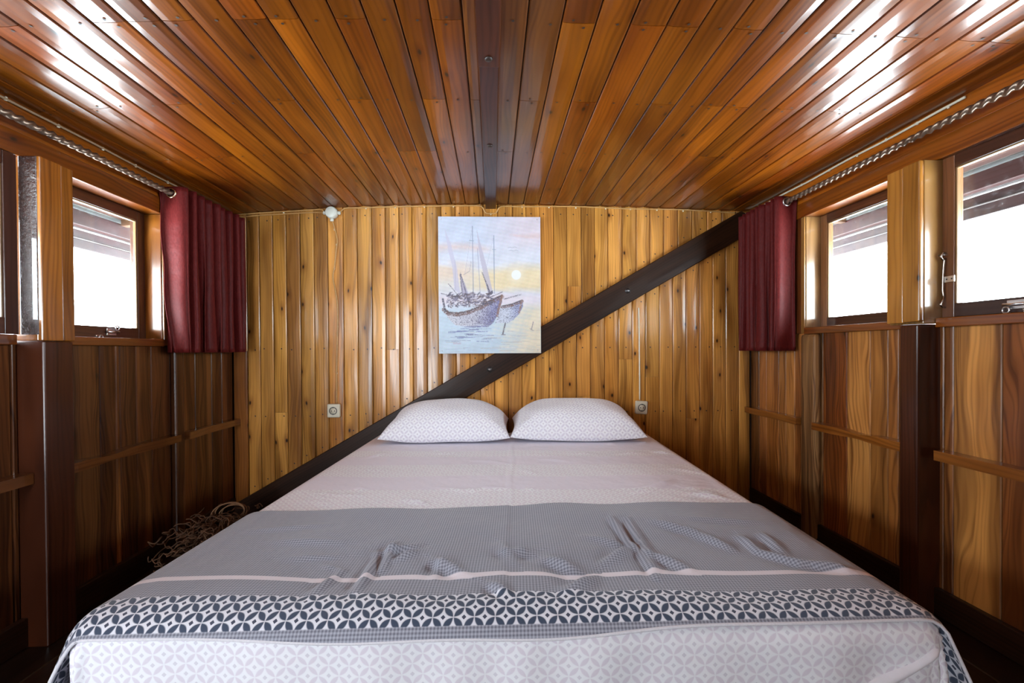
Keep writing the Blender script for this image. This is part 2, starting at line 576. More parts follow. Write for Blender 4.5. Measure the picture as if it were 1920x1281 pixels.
CEIL_ROWS = [-1.28, -0.86, -0.43, 0.0, 0.42, 0.84, 1.27, 1.67, 2.10, 2.52]
left_seams = [-0.030, -0.077, -0.164, -0.251, -0.340, -0.426, -0.520, -0.605, -0.699, -0.798, -0.886]
while left_seams[-1] > -WL + 0.05:
    left_seams.append(left_seams[-1] - random.uniform(0.088, 0.098))
left_seams[-1] = -WL
right_seams = [0.016, 0.102, 0.198, 0.295, 0.392, 0.495, 0.590, 0.686]
while right_seams[-1] < WR - 0.05:
    right_seams.append(right_seams[-1] + random.uniform(0.090, 0.099))
right_seams[-1] = WR
nails_v, nails_f = [], []
def nail(pos, zax, r=0.0042):
    z = Vector(zax)
    a = z.orthogonal().normalized()
    b = z.cross(a)
    k = len(nails_v)
    p = Vector(pos)
    ang = random.uniform(0, 1)
    for i in range(6):
        t_ = ang + i * math.pi / 3
        nails_v.append(p + a * r * math.cos(t_) + b * r * 1.15 * math.sin(t_) + z * 0.0022)
    nails_f.append(tuple(k + i for i in range(6)))
def flush_nails(parent):
    global nails_v, nails_f
    me = mesh('nail_heads', nails_v, nails_f)
    o = link('nail_heads', me, M['nail'], parent, kind='stuff')
    nails_v, nails_f = [], []
    return o
C_CEIL = (0.265, 0.066, 0.0028)
def ceil_col(x):
    c = jit(C_CEIL, 0.28)
    if -0.08 < x < 0.2:
        c = jit((0.205, 0.066, 0.016), 0.15)
    return c
for seams in (left_seams, right_seams):
    for a, b in zip(seams[:-1], seams[1:]):
        x0, x1 = min(a, b), max(a, b)
        xc, w = (x0 + x1) / 2, x1 - x0
        cuts = [YF]
        rows = CEIL_ROWS[1:-1]
        r_ = random.randrange(1, 4)
        while r_ < len(rows):
            cuts.append(rows[r_])
            r_ += random.choice((2, 3, 3, 4))
        cuts.append(YB)
        slope = (ceil_z(x1) - ceil_z(x0)) / w
        za = Vector((slope, 0, -1)).normalized()
        for y0, y1 in zip(cuts[:-1], cuts[1:]):
            o = link('plank', plank_mesh(round(y1 - y0 - 0.002, 3), round(w - 0.0025, 4), 0.012, 0.0036, 0.0018), M['ceil'], ceiling, ceil_col(xc))
            frame(o, (xc, (y0 + y1) / 2, ceil_z(xc)), (0, 1, 0), za)
            vary(o, 0.9)
            for rr in CEIL_ROWS:
                if y0 - 0.01 < rr < y1 + 0.01 and w > 0.06:
                    yy = rr + (0.014 if abs(rr - y0) < 0.005 else -0.014 if abs(rr - y1) < 0.005 else random.uniform(-0.006, 0.006))
                    nx = xc + random.uniform(-0.02, 0.02)
                    nail((nx, yy, ceil_z(nx) - 0.0015), (0, 0, -1))
flush_nails(ceiling)

# ridge beam under the ceiling: two lengths scarfed together
beam = empty('ceiling_beam', (-0.007, YB, 1.88), kind='structure', label='dark red-brown beam running along the middle of the ceiling', cat='beam')
def add_bar(name, parent, origin, xa, za, L, w, t, mat, color, bev=0.003):
    o = link(name, bar_mesh(L, w, t, bev), mat, parent, color)
    frame(o, origin, xa, za)
    if parent is not None:
        o.matrix_parent_inverse = Matrix.Identity(4)
        o.matrix_world = parent.matrix_basis.inverted() @ o.matrix_world if parent.type == 'EMPTY' and parent.parent is None else o.matrix_world
    return o
bcol = (0.095, 0.024, 0.014)
add_bar('beam_length', beam, (-0.007, (1.43 + YB) / 2, 1.884), (0, 1, 0), (0, 0, -1), YB - 1.43, 0.064, 0.05, M['dark'], bcol)
add_bar('beam_length', beam, (-0.007, (1.43 + YF) / 2, 1.880), (0, 1, 0), (0, 0, -1), 1.43 - YF - 0.002, 0.068, 0.05, M['dark'], (0.105, 0.025, 0.010))
for yb in (1.385, 1.98):
    o = link('bolt', lathe_mesh([(0.012, 0), (0.012, 0.003), (0.008, 0.006), (0.0, 0.0065)], 14), M['nail'], beam)
    frame(o, (0.0, yb - YB, -0.0005 if yb > 1.43 else -0.0045 + 0.0045), (1, 0, 0), (0, 0, -1))
    o.location = (0.0, yb - YB, (1.884 if yb > 1.43 else 1.880) - 0.05 - 1.88 + 0.05)
    o.location.z = (0.004 if yb > 1.43 else 0.0) + 0.0005 - 0.0005

# ------------------------------------------------------------------ back wall
wall_back = link('wall_back', box_mesh(-WL - SKIN, WR + SKIN, YB + 0.014, YB + 0.12, -0.1, 2.02), M['shell'], kind='structure')
def brace_top(x): return 0.058 + 0.571 * (x + 1.597)
BR_T = 0.172                       # vertical height of the brace
def brace_mid(x): return brace_top(x) - BR_T / 2
C_BACK = (0.88, 0.415, 0.092)
up_seams = [-1.59, -1.509, -1.433, -1.352, -1.271, -1.187, -1.103, -1.018, -0.924, -0.837, -0.748, -0.665, -0.58, -0.498, -0.411, -0.318,
            -0.231, -0.143, -0.055, 0.035, 0.129, 0.214, 0.300, 0.388, 0.473, 0.565, 0.65, 0.736, 0.827, 0.918, 1.008, 1.094, 1.187, 1.281, 1.379, 1.476, 1.567, 1.66]
lo_seams = [-1.42, -1.33, -1.24, -1.15, -1.06, -0.97, -0.88, -0.79, -0.70, -0.61, -0.52, -0.43, -0.34, -0.255, -0.166, -0.08, 0.01, 0.097, 0.184, 0.27, 0.357,
            0.445, 0.531, 0.621, 0.712, 0.801, 0.891, 0.976, 1.066, 1.153, 1.24, 1.328, 1.414, 1.5, 1.586, 1.66]
def back_board(x0, x1, z0, z1, s0=0.0, s1=0.0, y=YB, col=None, roll_=1.1):
    o = link('board', plank_mesh(round(z1 - z0 - 0.001, 4), round(x1 - x0 - 0.0025, 4), 0.012, 0.0045, 0.0009, s0, s1), M['back'], wall_back, col or jit(C_BACK, 0.13))
    frame(o, ((x0 + x1) / 2, y, (z0 + z1) / 2), (0, 0, 1), (0, -1, 0))
    vary(o, roll_)
    return o
SL = -0.571                        # local y runs to -x
UPJOIN = {11: 1.005, 3: 0.62, 15: 1.005, 24: 1.40, 31: 1.58}
LOJOIN = {25: 0.935, 27: 0.82, 22: 0.70, 30: 0.55, 18: 0.40, 14: 0.33}
for i, (x0, x1) in enumerate(zip(up_seams[:-1], up_seams[1:])):
    xc = (x0 + x1) / 2
    zb, zt = brace_mid(xc), ceil_z(xc) + 0.004
    if zt - zb < 0.05:
        continue
    c = jit(C_BACK, 0.13)
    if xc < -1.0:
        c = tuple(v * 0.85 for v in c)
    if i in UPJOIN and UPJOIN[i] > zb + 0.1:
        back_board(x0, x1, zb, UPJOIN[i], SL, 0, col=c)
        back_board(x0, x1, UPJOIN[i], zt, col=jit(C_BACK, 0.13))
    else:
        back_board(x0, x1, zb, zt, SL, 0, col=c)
    nail((xc + random.uniform(-.02, .02), YB, zt - 0.06), (0, -1, 0), 0.0042)
    for zz in (1.01, 0.60):
        if zz > zb + 0.12:
            nail((xc + random.uniform(-.02, .02), YB, zz + random.uniform(-.006, .006)), (0, -1, 0), 0.0042)
    nail((xc + random.uniform(-.015, .015), YB, brace_top(xc) + 0.035), (0, -1, 0), 0.0042)
for i, (x0, x1) in enumerate(zip(lo_seams[:-1], lo_seams[1:])):
    xc = (x0 + x1) / 2
    zb, zt = 0.0, brace_mid(xc)
    if zt - zb < 0.05:
        continue
    if i in LOJOIN and LOJOIN[i] < zt - 0.08:
        back_board(x0, x1, zb, LOJOIN[i])
        back_board(x0, x1, LOJOIN[i], zt, 0, SL)
    else:
        back_board(x0, x1, zb, zt, 0, SL)
    for zz in (1.01, 0.60):
        if zz < zt - 0.16:
            nail((xc + random.uniform(-.02, .02), YB, zz), (0, -1, 0), 0.0042)
    nail((xc + random.uniform(-.015, .015), YB, brace_top(xc) - BR_T - 0.03), (0, -1, 0), 0.0042)
# short proud board in the left corner, under the curtain
back_board(-1.588, -1.506, 0.06, 1.003, y=YB - 0.016, col=(0.34, 0.12, 0.024), roll_=0.2)
flush_nails(wall_back)

# dark diagonal brace across the back wall
xa = Vector((1, 0, 0.571)).normalized()
perp_h = BR_T * math.cos(math.atan(0.571))
x0b, x1b = -1.585, 1.655
cx_ = (x0b + x1b) / 2
brace = empty('diagonal_brace', (x0b, YB, 0.0), kind='structure', label='long dark timber brace rising diagonally across the back wall', cat='beam')
BRF = 0.036
L_ = (x1b - x0b) / xa.x
me = plank_mesh(L_, perp_h, BRF, 0.004, 0.001, -0.571, -0.571)
o = link('timber', me, M['brace'], brace, (0.048, 0.018, 0.007))
frame(o, (cx_ - x0b, -BRF, brace_mid(cx_)), xa, (0, -1, 0))
for bx, bz in ((-0.02, 0.878), (0.85, 1.366)):
    o = link('bolt', lathe_mesh([(0.017, 0), (0.017, 0.002), (0.010, 0.004), (0.010, 0.009), (0.006, 0.012), (0.0, 0.0125)], 16), M['bolt'], brace)
    frame(o, (bx - x0b, -BRF - 0.001, bz), (1, 0, 0), (0, -1, 0))

# ------------------------------------------------------------------ side walls
C_FASC = (0.33, 0.088, 0.006)
C_CASE = (0.46, 0.160, 0.020)
C_SILL = (0.27, 0.075, 0.013)
C_SASH = (0.105, 0.036, 0.020)
C_POST = (0.085, 0.022, 0.008)
def side_wall(side):
    L = side < 0
    W = WL if L else WR
    wins = WIN_L if L else WIN_R
    head, sill = (HEADL, SILLL) if L else (HEADR, SILLR)
    X = lambda d: side * (W - d)
    face = (-side, 0, 0)
    top = ceil_z(side * W)
    rng = lambda d0, d1: (min(X(d0), X(d1)), max(X(d0), X(d1)))
    bl = []
    xo = rng(-0.03, -SKIN)
    # outer lining with window (and door) openings
    lowers = [(YF - 0.1, YB + 0.12)]
    for a, b in lowers:
        bl.append((*xo, a, b, -0.1, sill - 0.035))
        bl.append((*xo, a, b, head + 0.02, 2.02))
    ys = sorted(wins)
    edges = [lowers[-1][0]] + [v for w in ys for v in w] + [YB + 0.12]
    for a, b in zip(edges[0::2], edges[1::2]):
        if abs(a - wins[2][1]) < 1e-6:          # the pillar keeps its own thin core
            continue
        bl.append((*xo, a + 0.004, b - 0.004, sill - 0.035, head + 0.02))
    wall = link('wall_left' if L else 'wall_right', boxes_mesh('wall', bl), M['shell'], kind='structure')
    tint = 1.0 if L else 1.0
    # ---- lower planks
    if L:
        seams = [0.25, 0.42, 0.60, 0.78, 0.95, 1.12, 1.28, 1.43, 1.579, 1.601, 1.797, 1.921, 1.997, 2.022, 2.112, 2.202, 2.325, 2.39, 2.515, 2.659, 2.756, YB]
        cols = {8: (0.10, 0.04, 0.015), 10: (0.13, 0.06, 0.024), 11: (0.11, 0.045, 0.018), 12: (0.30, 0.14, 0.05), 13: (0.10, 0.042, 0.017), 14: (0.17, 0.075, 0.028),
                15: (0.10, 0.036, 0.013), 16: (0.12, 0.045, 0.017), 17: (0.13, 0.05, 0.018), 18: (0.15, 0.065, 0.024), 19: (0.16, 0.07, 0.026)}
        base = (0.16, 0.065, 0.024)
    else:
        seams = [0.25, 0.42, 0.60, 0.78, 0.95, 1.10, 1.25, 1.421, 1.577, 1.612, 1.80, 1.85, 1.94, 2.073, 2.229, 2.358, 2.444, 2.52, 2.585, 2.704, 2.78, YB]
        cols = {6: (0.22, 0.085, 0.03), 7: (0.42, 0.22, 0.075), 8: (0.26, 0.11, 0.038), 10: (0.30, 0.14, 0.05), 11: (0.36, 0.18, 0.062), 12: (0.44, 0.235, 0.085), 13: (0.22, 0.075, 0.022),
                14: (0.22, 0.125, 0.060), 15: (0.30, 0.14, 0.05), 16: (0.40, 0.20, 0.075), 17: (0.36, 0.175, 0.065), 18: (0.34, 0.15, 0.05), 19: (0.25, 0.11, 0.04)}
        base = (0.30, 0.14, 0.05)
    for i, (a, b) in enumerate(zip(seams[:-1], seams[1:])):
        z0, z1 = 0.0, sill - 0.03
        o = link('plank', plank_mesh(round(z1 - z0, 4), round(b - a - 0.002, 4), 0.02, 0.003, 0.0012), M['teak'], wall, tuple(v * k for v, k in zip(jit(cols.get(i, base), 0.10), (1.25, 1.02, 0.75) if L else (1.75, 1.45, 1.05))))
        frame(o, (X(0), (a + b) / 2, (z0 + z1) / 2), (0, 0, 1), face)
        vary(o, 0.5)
    # plain boarding behind the camera
    a = YF
    while a < 0.249:
        b = min(a + 0.2, 0.25)
        o = link('plank', plank_mesh(round(sill - 0.03, 4), round(b - a - 0.002, 4), 0.02), M['teak'], wall, jit(base, 0.2))
        frame(o, (X(0), (a + b) / 2, (sill - 0.03) / 2), (0, 0, 1), face)
        o = link('plank', plank_mesh(round(top - sill + 0.02, 4), round(b - a - 0.002, 4), 0.02), M['teak'], wall, jit(C_CASE, 0.2))
        frame(o, (X(0), (a + b) / 2, (top + sill - 0.02) / 2), (0, 0, 1), face)
        a = b
    def hbar(name, y0, y1, z0, z1, d0, d1, mat, col, bev=0.003):
        """Horizontal piece from depth d0 (outer) to d1 (room side)."""
        o = link(name, bar_mesh(y1 - y0, z1 - z0, d1 - d0, bev), mat, wall, col)
        return frame(o, (X(d1), (y0 + y1) / 2, (z0 + z1) / 2), (0, 1, 0), face)
    def vbar(name, y0, y1, z0, z1, d0, d1, mat, col, bev=0.003):
        o = link(name, bar_mesh(z1 - z0, y1 - y0, d1 - d0, bev), mat, wall, col)
        return frame(o, (X(d1), (y0 + y1) / 2, (z0 + z1) / 2), (0, 0, 1), face)
    ya = 0.25
    # header: lower board carries the underside of the window openings, upper board meets the ceiling
    split = head + 0.078
    hbar('header_board', ya, YB - 0.001, head, split, -0.12, 0.020, M['trimw'], C_FASC)
    hbar('fascia_board', ya, YB - 0.001, split + 0.001, top + 0.006, -0.02, 0.014, M['trimw'], tuple(v * (1.0 if L else 1.6) for v in C_FASC))
    # window sills
    w0, w1, w2, w3 = wins
    hbar('sill_board', w1[0] - 0.0, w1[1] + 0.005, sill - 0.034, sill, -0.12, 0.022, M['trimw'], C_SILL)
    hbar('sill_board', w2[0] - 0.06, w2[1] - (0.02 if L else 0.0), sill - 0.034, sill, -0.12, 0.030, M['trimw'], C_SILL if L else C_FASC)
    hbar('sill_board', w3[0] - 0.04, w2[0] - 0.062, sill - 0.034, sill, -0.12, 0.022, M['trimw'], C_SILL)
    hbar('sill_board', w0[0] + 0.0, w0[1] + 0.05, sill - 0.034, sill, -0.12, 0.006, M['trimw'], C_SILL)
    # divider between the two far windows, with its pale casing strip
    vbar('window_jamb', w1[1], w0[0] - 0.03, sill - 0.0, head, -0.12, 0.012, M['trimw'], C_CASE if L else (0.36, 0.19, 0.07))
    vbar('casing_strip', w1[1] + 0.004, w1[1] + 0.030, sill - 0.03, head, 0.012, 0.020, M['trimw'], (0.52, 0.26, 0.075), 0.002)
    vbar('casing_board', w1[1] + 0.031, w0[0] + 0.012, sill - 0.03, head, 0.002, 0.016, M['trimw'], (0.17, 0.048, 0.013))
    vbar('window_jamb', w0[1], YB, sill, head, -0.12, 0.010, M['trimw'], C_CASE)
    # divider towards the camera
    vbar('window_jamb', w3[1], w2[0], sill, head, -0.12, 0.012, M['trimw'], C_CASE)
    vbar('window_jamb', ya, w3[0], sill, head, -0.12, 0.012, M['trimw'], C_CASE)
    # pillar between the two middle windows
    if L:
        p0, p1, d1 = 1.594, 1.712, 0.088
        vbar('pillar_core', w2[1] + 0.012, w1[0], sill - 0.02, head, -0.018, 0.070, M['trimw'], C_CASE)
        vbar('window_jamb', w1[0] - 0.016, w1[0], sill, head, -0.12, -0.019, M['trimw'], C_CASE)
        vbar('pillar_side', p0, p0 + 0.011, sill - 0.0, head - 0.001, 0.018, 0.078, M['lacq'], None)
        vbar('pillar_board', p0 + 0.002, 1.672, sill - 0.020, head - 0.001, 0.071, d1, M['trimw'], C_CASE)
        vbar('pillar_board', 1.673, w1[0] + 0.001, sill - 0.020, head - 0.001, 0.071, d1 - 0.004, M['trimw'], tuple(v * 0.9 for v in C_CASE))
        vbar('post', 1.600, 1.708, 0.0, sill - 0.021, -0.01, 0.088, M['dark'], C_POST, 0.005)
    else:
        p0, p1, d1 = 1.617, 1.763, 0.090
        vbar('pillar_core', w2[1] + 0.001, w1[0], sill - 0.02, head, -0.030, 0.072, M['trimw'], (0.42, 0.22, 0.065), 0.004)
        vbar('window_jamb', w1[0] - 0.018, w1[0], sill, head, -0.12, -0.031, M['trimw'], C_CASE)
        vbar('pillar_board', p0, 1.690, sill - 0.012, head - 0.001, 0.073, d1, M['trimw'], (0.60, 0.265, 0.045), 0.005)
        vbar('pillar_board', 1.691, w1[0] + 0.001, sill - 0.014, head - 0.001, 0.073, d1 - 0.006, M['trimw'], (0.54, 0.23, 0.040), 0.004)
        vbar('post', 1.625, 1.702, 0.0, sill - 0.022, -0.01, 0.088, M['dark'], C_POST, 0.006)
    # short log stud below the far divider
    if L:
        vbar('stud', 2.322, 2.386, 0.02, sill - 0.035, 0.0, 0.030, M['teak'], (0.13, 0.045, 0.015), 0.008)
    else:
        vbar('stud', 2.235, 2.352, 0.02, sill - 0.035, 0.0, 0.035, M['teak'], (0.42, 0.215, 0.085), 0.016)
    # horizontal rail in pieces, each slightly crooked
    pieces = ((0.5, 1.598, 0.575), (1.712, 2.318, 0.572), (2.388, YB - 0.02, 0.570)) if L else ((0.5, 1.600, 0.603), (1.704, 2.232, 0.605), (2.354, YB - 0.02, 0.608))
    for k, (a, b, z) in enumerate(pieces):
        nseg = 14
        vs_, fs = [], []
        Ls = b - a
        for i in range(nseg + 1):
            s = i / nseg
            w_ = 0.007 * math.sin(2.2 * math.pi * s + k) * (1 if k else 0.2)
            dip = 0.010 * math.exp(-((s - (0.35 if L else 0.5)) / 0.13) ** 2) * (1 if k == 1 else 0)
            x = -Ls / 2 + Ls * s
            dz = 0.050 + w_
            for (y, zz) in ((-0.018 + dip * 0.5, -0.0), (-0.018 + dip * 0.5, dz), (0.018 - dip, dz), (0.018 - dip, -0.0)):
                vs_.append((x, y * (1 if L else -1), zz))
        for i in range(nseg):
            for j in range(4):
                j2 = (j + 1) % 4
                q = (i * 4 + j, i * 4 + j2, (i + 1) * 4 + j2, (i + 1) * 4 + j)
                fs.append(q if L else q[::-1])
        fs += [(3, 2, 1, 0), tuple(nseg * 4 + j for j in range(4))]
        o = link('rail', mesh('rail', vs_, fs), M['trimw'], wall, (0.18, 0.060, 0.016) if L else (0.42, 0.14, 0.022))
        frame(o, (X(0.0), (a + b) / 2, z), (0, 1, 0), face)
    # skirting
    vb = link('baseboard_left' if L else 'baseboard_right', bar_mesh(YB - ya - 0.02, 0.10, 0.022), M['dark'], None, (0.045, 0.018, 0.009), kind='structure')
    frame(vb, (X(0.0225), (ya + YB - 0.02) / 2, 0.052), (0, 1, 0), face)
    return wall
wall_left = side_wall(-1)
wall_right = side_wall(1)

# wall behind the camera, with the open doorway that lights the foot of the bed
D0, D1, DZ0, DZ1 = DOOR_F[0], DOOR_F[1], 0.25, 1.70
wall_front = link('wall_front', boxes_mesh('wall_front', [(-WL - SKIN, D0, YF - 0.12, YF - 0.016, -0.1, 2.02), (D1, WR + SKIN, YF - 0.12, YF - 0.016, -0.1, 2.02),
                  (D0, D1, YF - 0.12, YF - 0.016, DZ1, 2.02), (D0, D1, YF - 0.12, YF - 0.016, -0.1, DZ0)]), M['shell'], kind='structure')
def front_board(x0, x1, z0, z1):
    o = link('board', plank_mesh(round(z1 - z0, 3), round(x1 - x0 - 0.0025, 4)), M['back'], wall_front, jit(C_BACK, 0.15))
    frame(o, ((x0 + x1) / 2, YF, (z0 + z1) / 2), (0, 0, 1), (0, 1, 0))
front_board(-WL, D0, 0, 1.86)
for i in range(6):
    w = (D1 - D0) / 6
    front_board(D0 + w * i, D0 + w * (i + 1), DZ1, 1.87)
    front_board(D0 + w * i, D0 + w * (i + 1), 0, DZ0)
for i in range(27):
    w = (WR - D1) / 27
    front_board(D1 + w * i, D1 + w * (i + 1), 0, 1.87)
door = empty('door_1', ((D0 + D1) / 2, YF, 0), kind='structure')
for x in (D0 + 0.016, D1 - 0.016):
    o = link('jamb', bar_mesh(DZ1 - DZ0, 0.03, 0.15), M['trimw'], door, C_CASE)
    frame(o, (x - door.location.x, 0.02, (DZ0 + DZ1) / 2), (0, 0, 1), (0, 1, 0))
o = link('lintel', bar_mesh(D1 - D0 - 0.064, 0.03, 0.15), M['trimw'], door, C_CASE)
frame(o, (0, 0.02, DZ1 - 0.016), (1, 0, 0), (0, 1, 0))

# ------------------------------------------------------------------ windows
wn = 0
def window(side, y0, y1, z0, z1, dsash, latch=False, top_rail=0.045, bot_rail=0.05, stile=0.045, col=None):
    global wn
    wn += 1
    W = WL if side < 0 else WR
    X = lambda d: side * (W - d)
    face = (-side, 0, 0)
    win = empty('window_%d' % wn, (X(dsash), (y0 + y1) / 2, z0), kind='structure')
    yc, H, Wd = (y0 + y1) / 2, z1 - z0, y1 - y0
    T = 0.034
    def bar(name, ya, yb, za_, zb, t, dd, mat, col, bev=0.002, vertical=False, parent=win):
        o = link(name, bar_mesh((zb - za_) if vertical else (yb - ya), (yb - ya) if vertical else (zb - za_), t, bev), mat, parent, col)
        return frame(o, (-side * dd, (ya + yb) / 2 - yc, (za_ + zb) / 2 - z0), (0, 0, 1) if vertical else (0, 1, 0), face)
    c = jit(C_SASH, 0.15)
    c2 = col or c
    bar('stile', y0 + .001, y0 + stile, z0 + .001, z1 - .001, T, 0, M['sash'], c2, vertical=True)
    bar('stile', y1 - stile, y1 - .001, z0 + .001, z1 - .001, T, 0, M['sash'], c2, vertical=True)
    bar('top_rail', y0 + stile, y1 - stile, z1 - top_rail, z1 - .001, T, 0, M['sash'], c)
    bar('bottom_rail', y0 + stile, y1 - stile, z0 + .001, z0 + bot_rail, T, 0, M['sash'], c)
    # thin pale bead that holds the pane
    bc = (0.42, 0.26, 0.13)
    b = 0.006
    g0, g1, h0, h1 = y0 + stile, y1 - stile, z0 + bot_rail, z1 - top_rail
    bar('bead', g0, g0 + b, h0, h1, 0.012, -0.004, M['sash'], bc, 0.0015, True)
    bar('bead', g1 - b, g1, h0, h1, 0.012, -0.004, M['sash'], bc, 0.0015, True)
    bar('bead', g0 + b, g1 - b, h1 - b, h1, 0.012, -0.004, M['sash'], bc, 0.0015)
    p = link('pane', bar_mesh(g1 - g0 - 0.002, h1 - h0 - 0.001, 0.004, 0), M['glass'], win)
    frame(p, (side * 0.019, 0, (h0 + h1) / 2 - z0), (0, 1, 0), face)
    if latch:
        yl = latch - yc
        zl = z0 + bot_rail * 0.55 - z0
        lt = link('latch', bar_mesh(0.050, 0.030, 0.004, 0.0015), M['steel'], win)
        frame(lt, (-side * 0.005, yl, zl), (0, 1, 0), face)
        for dy in (-0.014, 0.014):
            k = link('guide', torus_mesh(0.009, 0.003, 'Z', 14, 6), M['steel'], lt)
            frame(k, (dy, 0, 0.002), (0, 0, 1), (1, 0, 0))
        k = link('bolt', tube_mesh([(-0.03, 0, 0.006), (0.03, 0, 0.006)], 0.0055, 10), M['steel'], lt)
        k = link('grip', torus_mesh(0.010, 0.0028, 'Z', 16, 6), M['steel'], lt)
        k.location = (0.020, 0.017, 0.008)
        k = link('drop_pin', bar_mesh(0.036, 0.010, 0.008, 0.003), M['steel'], lt)
        frame(k, (0.0, 0.006, 0.013), (0, 1, 0), (0, 0, 1))
    return win
wl = [window(-1, *WIN_L[0], SILLL, HEADL, 0.0),
      window(-1, *WIN_L[1], SILLL, HEADL, -0.062, latch=2.055),
      window(-1, *WIN_L[2], SILLL, HEADL, 0.016, bot_rail=0.055),
      window(-1, *WIN_L[3], SILLL, HEADL, -0.062)]
wr = [window(1, *WIN_R[0], SILLR, HEADR, 0.0),
      window(1, *WIN_R[1], SILLR, HEADR, -0.066, col=(0.26, 0.105, 0.038)),
      window(1, *WIN_R[2], SILLR, HEADR, 0.004, latch=1.375, col=(0.20, 0.075, 0.030)),
      window(1, *WIN_R[3], SILLR, HEADR, -0.062)]

# ------------------------------------------------------------------ eaves outside
def eave(side):
    L = side < 0
    xo = 2.35 if L else 2.40
    z_low = 1.592 if L else 1.642
    ev = empty('roof_eave' , (side * (xo - 0.3), 1.2, z_low), kind='structure',
               label='red-brown roof overhang seen through the %s windows' % ('left' if L else 'right'), cat='eave')
    o0 = ev.location
    def bx(name, x0, x1, y0, y1, z0, z1, col, mat=M['eave']):
        o = link(name, bar_mesh(y1 - y0, abs(x1 - x0), z1 - z0, 0.004), mat, ev, col)
        frame(o, (side * (x0 + x1) / 2 - o0.x, (y0 + y1) / 2 - o0.y, z1 - o0.z), (0, 1, 0), (0, 0, 1))
        return o
    ya, yb = -1.6, 4.6
    bx('fascia_board', xo, xo + 0.03, ya, yb, z_low, z_low + 0.058, (0.050, 0.020, 0.022))
    bx('fascia_cap', xo - 0.012, xo, ya, yb, z_low + 0.052, z_low + 0.060, (0.16, 0.15, 0.16))
    bx('fascia_board', xo + 0.004, xo + 0.03, ya, yb, z_low + 0.060, z_low + 0.108, (0.042, 0.011, 0.012))
    bx('fascia_cap', xo - 0.014, xo + 0.004, ya, yb, z_low + 0.106, z_low + 0.114, (0.20, 0.19, 0.20))
    bx('purlin', xo - 0.06, xo + 0.02, ya, yb, z_low + 0.116, z_low + 0.20, (0.040, 0.009, 0.008))
    slope = 0.16
    nb = 7
    xw = (xo + 0.06) - (1.60 if L else 1.66)
    for i in range(nb):
        x1 = xo + 0.06 - xw * i / nb
        x0 = x1 - xw / nb + 0.004
        xm = (x0 + x1) / 2
        o = link('soffit_board', bar_mesh(yb - ya, x1 - x0, 0.012, 0.002), M['eave'], ev, (0.060, 0.016, 0.009) if i % 3 else (0.14, 0.15, 0.15))
        za = Vector((side * -slope, 0, -1)).normalized()
        frame(o, (side * xm - o0.x, (ya + yb) / 2 - o0.y, z_low + 0.215 + (xo - xm) * slope - o0.z), (0, 1, 0), za)
    y = -1.4
    while y < 4.5:
        o = link('rafter', bar_mesh(xw - 0.14, 0.045, 0.06, 0.003), M['eave'], ev, (0.13, 0.065, 0.035))
        xm = xo - 0.06 - (xw - 0.14) / 2
        frame(o, (side * xm - o0.x, y - o0.y, z_low + 0.215 + (xo - xm) * slope - 0.065 + 0.0 - o0.z), Vector((side, 0, -slope)), (0, 0, -1))
        y += 0.62
    return ev
eave(-1)
eave(1)

# ================================================================== bed
PHI = math.radians(-2.9)
BED_O = Vector((0.02, 0.825, 0))
BW, BLEN, BTOP = 0.815, 1.955, 0.50
bed = empty('bed', BED_O, label='double bed with pale pink patterned sheet stretched over its mattress', cat='bed')
bed.rotation_euler = (0, 0, PHI)

def drape(a, b, hw, y0, y1, top, r, flare=0.0):
    """Cloth laid over a box with rounded edges: (a, b) are cloth coordinates, a across, b along."""
    ia = max(-(hw - r), min(hw - r, a))
    ib = max(y0 + r, min(y1 - r, b))
    da, db = a - ia, b - ib
    e = math.hypot(da, db)
    if e < 1e-9:
        return Vector((a, b, top))
    ux, uy = da / e, db / e
    arc = r * math.pi / 2
    if e <= arc:
        t_ = e / r
        hz_, dz = r * math.sin(t_), r * (1 - math.cos(t_))
    else:
        hz_, dz = r + flare * (e - arc), r + (e - arc)
    return Vector((ia + ux * hz_, ib + uy * hz_, top - dz))

def grid_cloth(name, As, Bs, fn):
    na, nb = len(As), len(Bs)
    vs_ = [fn(a, b) for b in Bs for a in As]
    fs = [(j * na + i, j * na + i + 1, (j + 1) * na + i + 1, (j + 1) * na + i) for j in range(nb - 1) for i in range(na - 1)]
    me = mesh(name, vs_, fs, True)
    uv = me.uv_layers.new(name='cloth')
    ab = [(a, b) for b in Bs for a in As]
    for lp in me.loops:
        uv.data[lp.index].uv = ab[lp.vertex_index]
    return me

def seg_dist(px, py, x0, y0, x1, y1):
    dx, dy = x1 - x0, y1 - y0
    t_ = max(0.0, min(1.0, ((px - x0) * dx + (py - y0) * dy) / (dx * dx + dy * dy + 1e-12)))
    cx2, cy2 = x0 + t_ * dx, y0 + t_ * dy
    side = (px - x0) * dy - (py - y0) * dx
    return math.hypot(px - cx2, py - cy2) * (1 if side > 0 else -1), t_

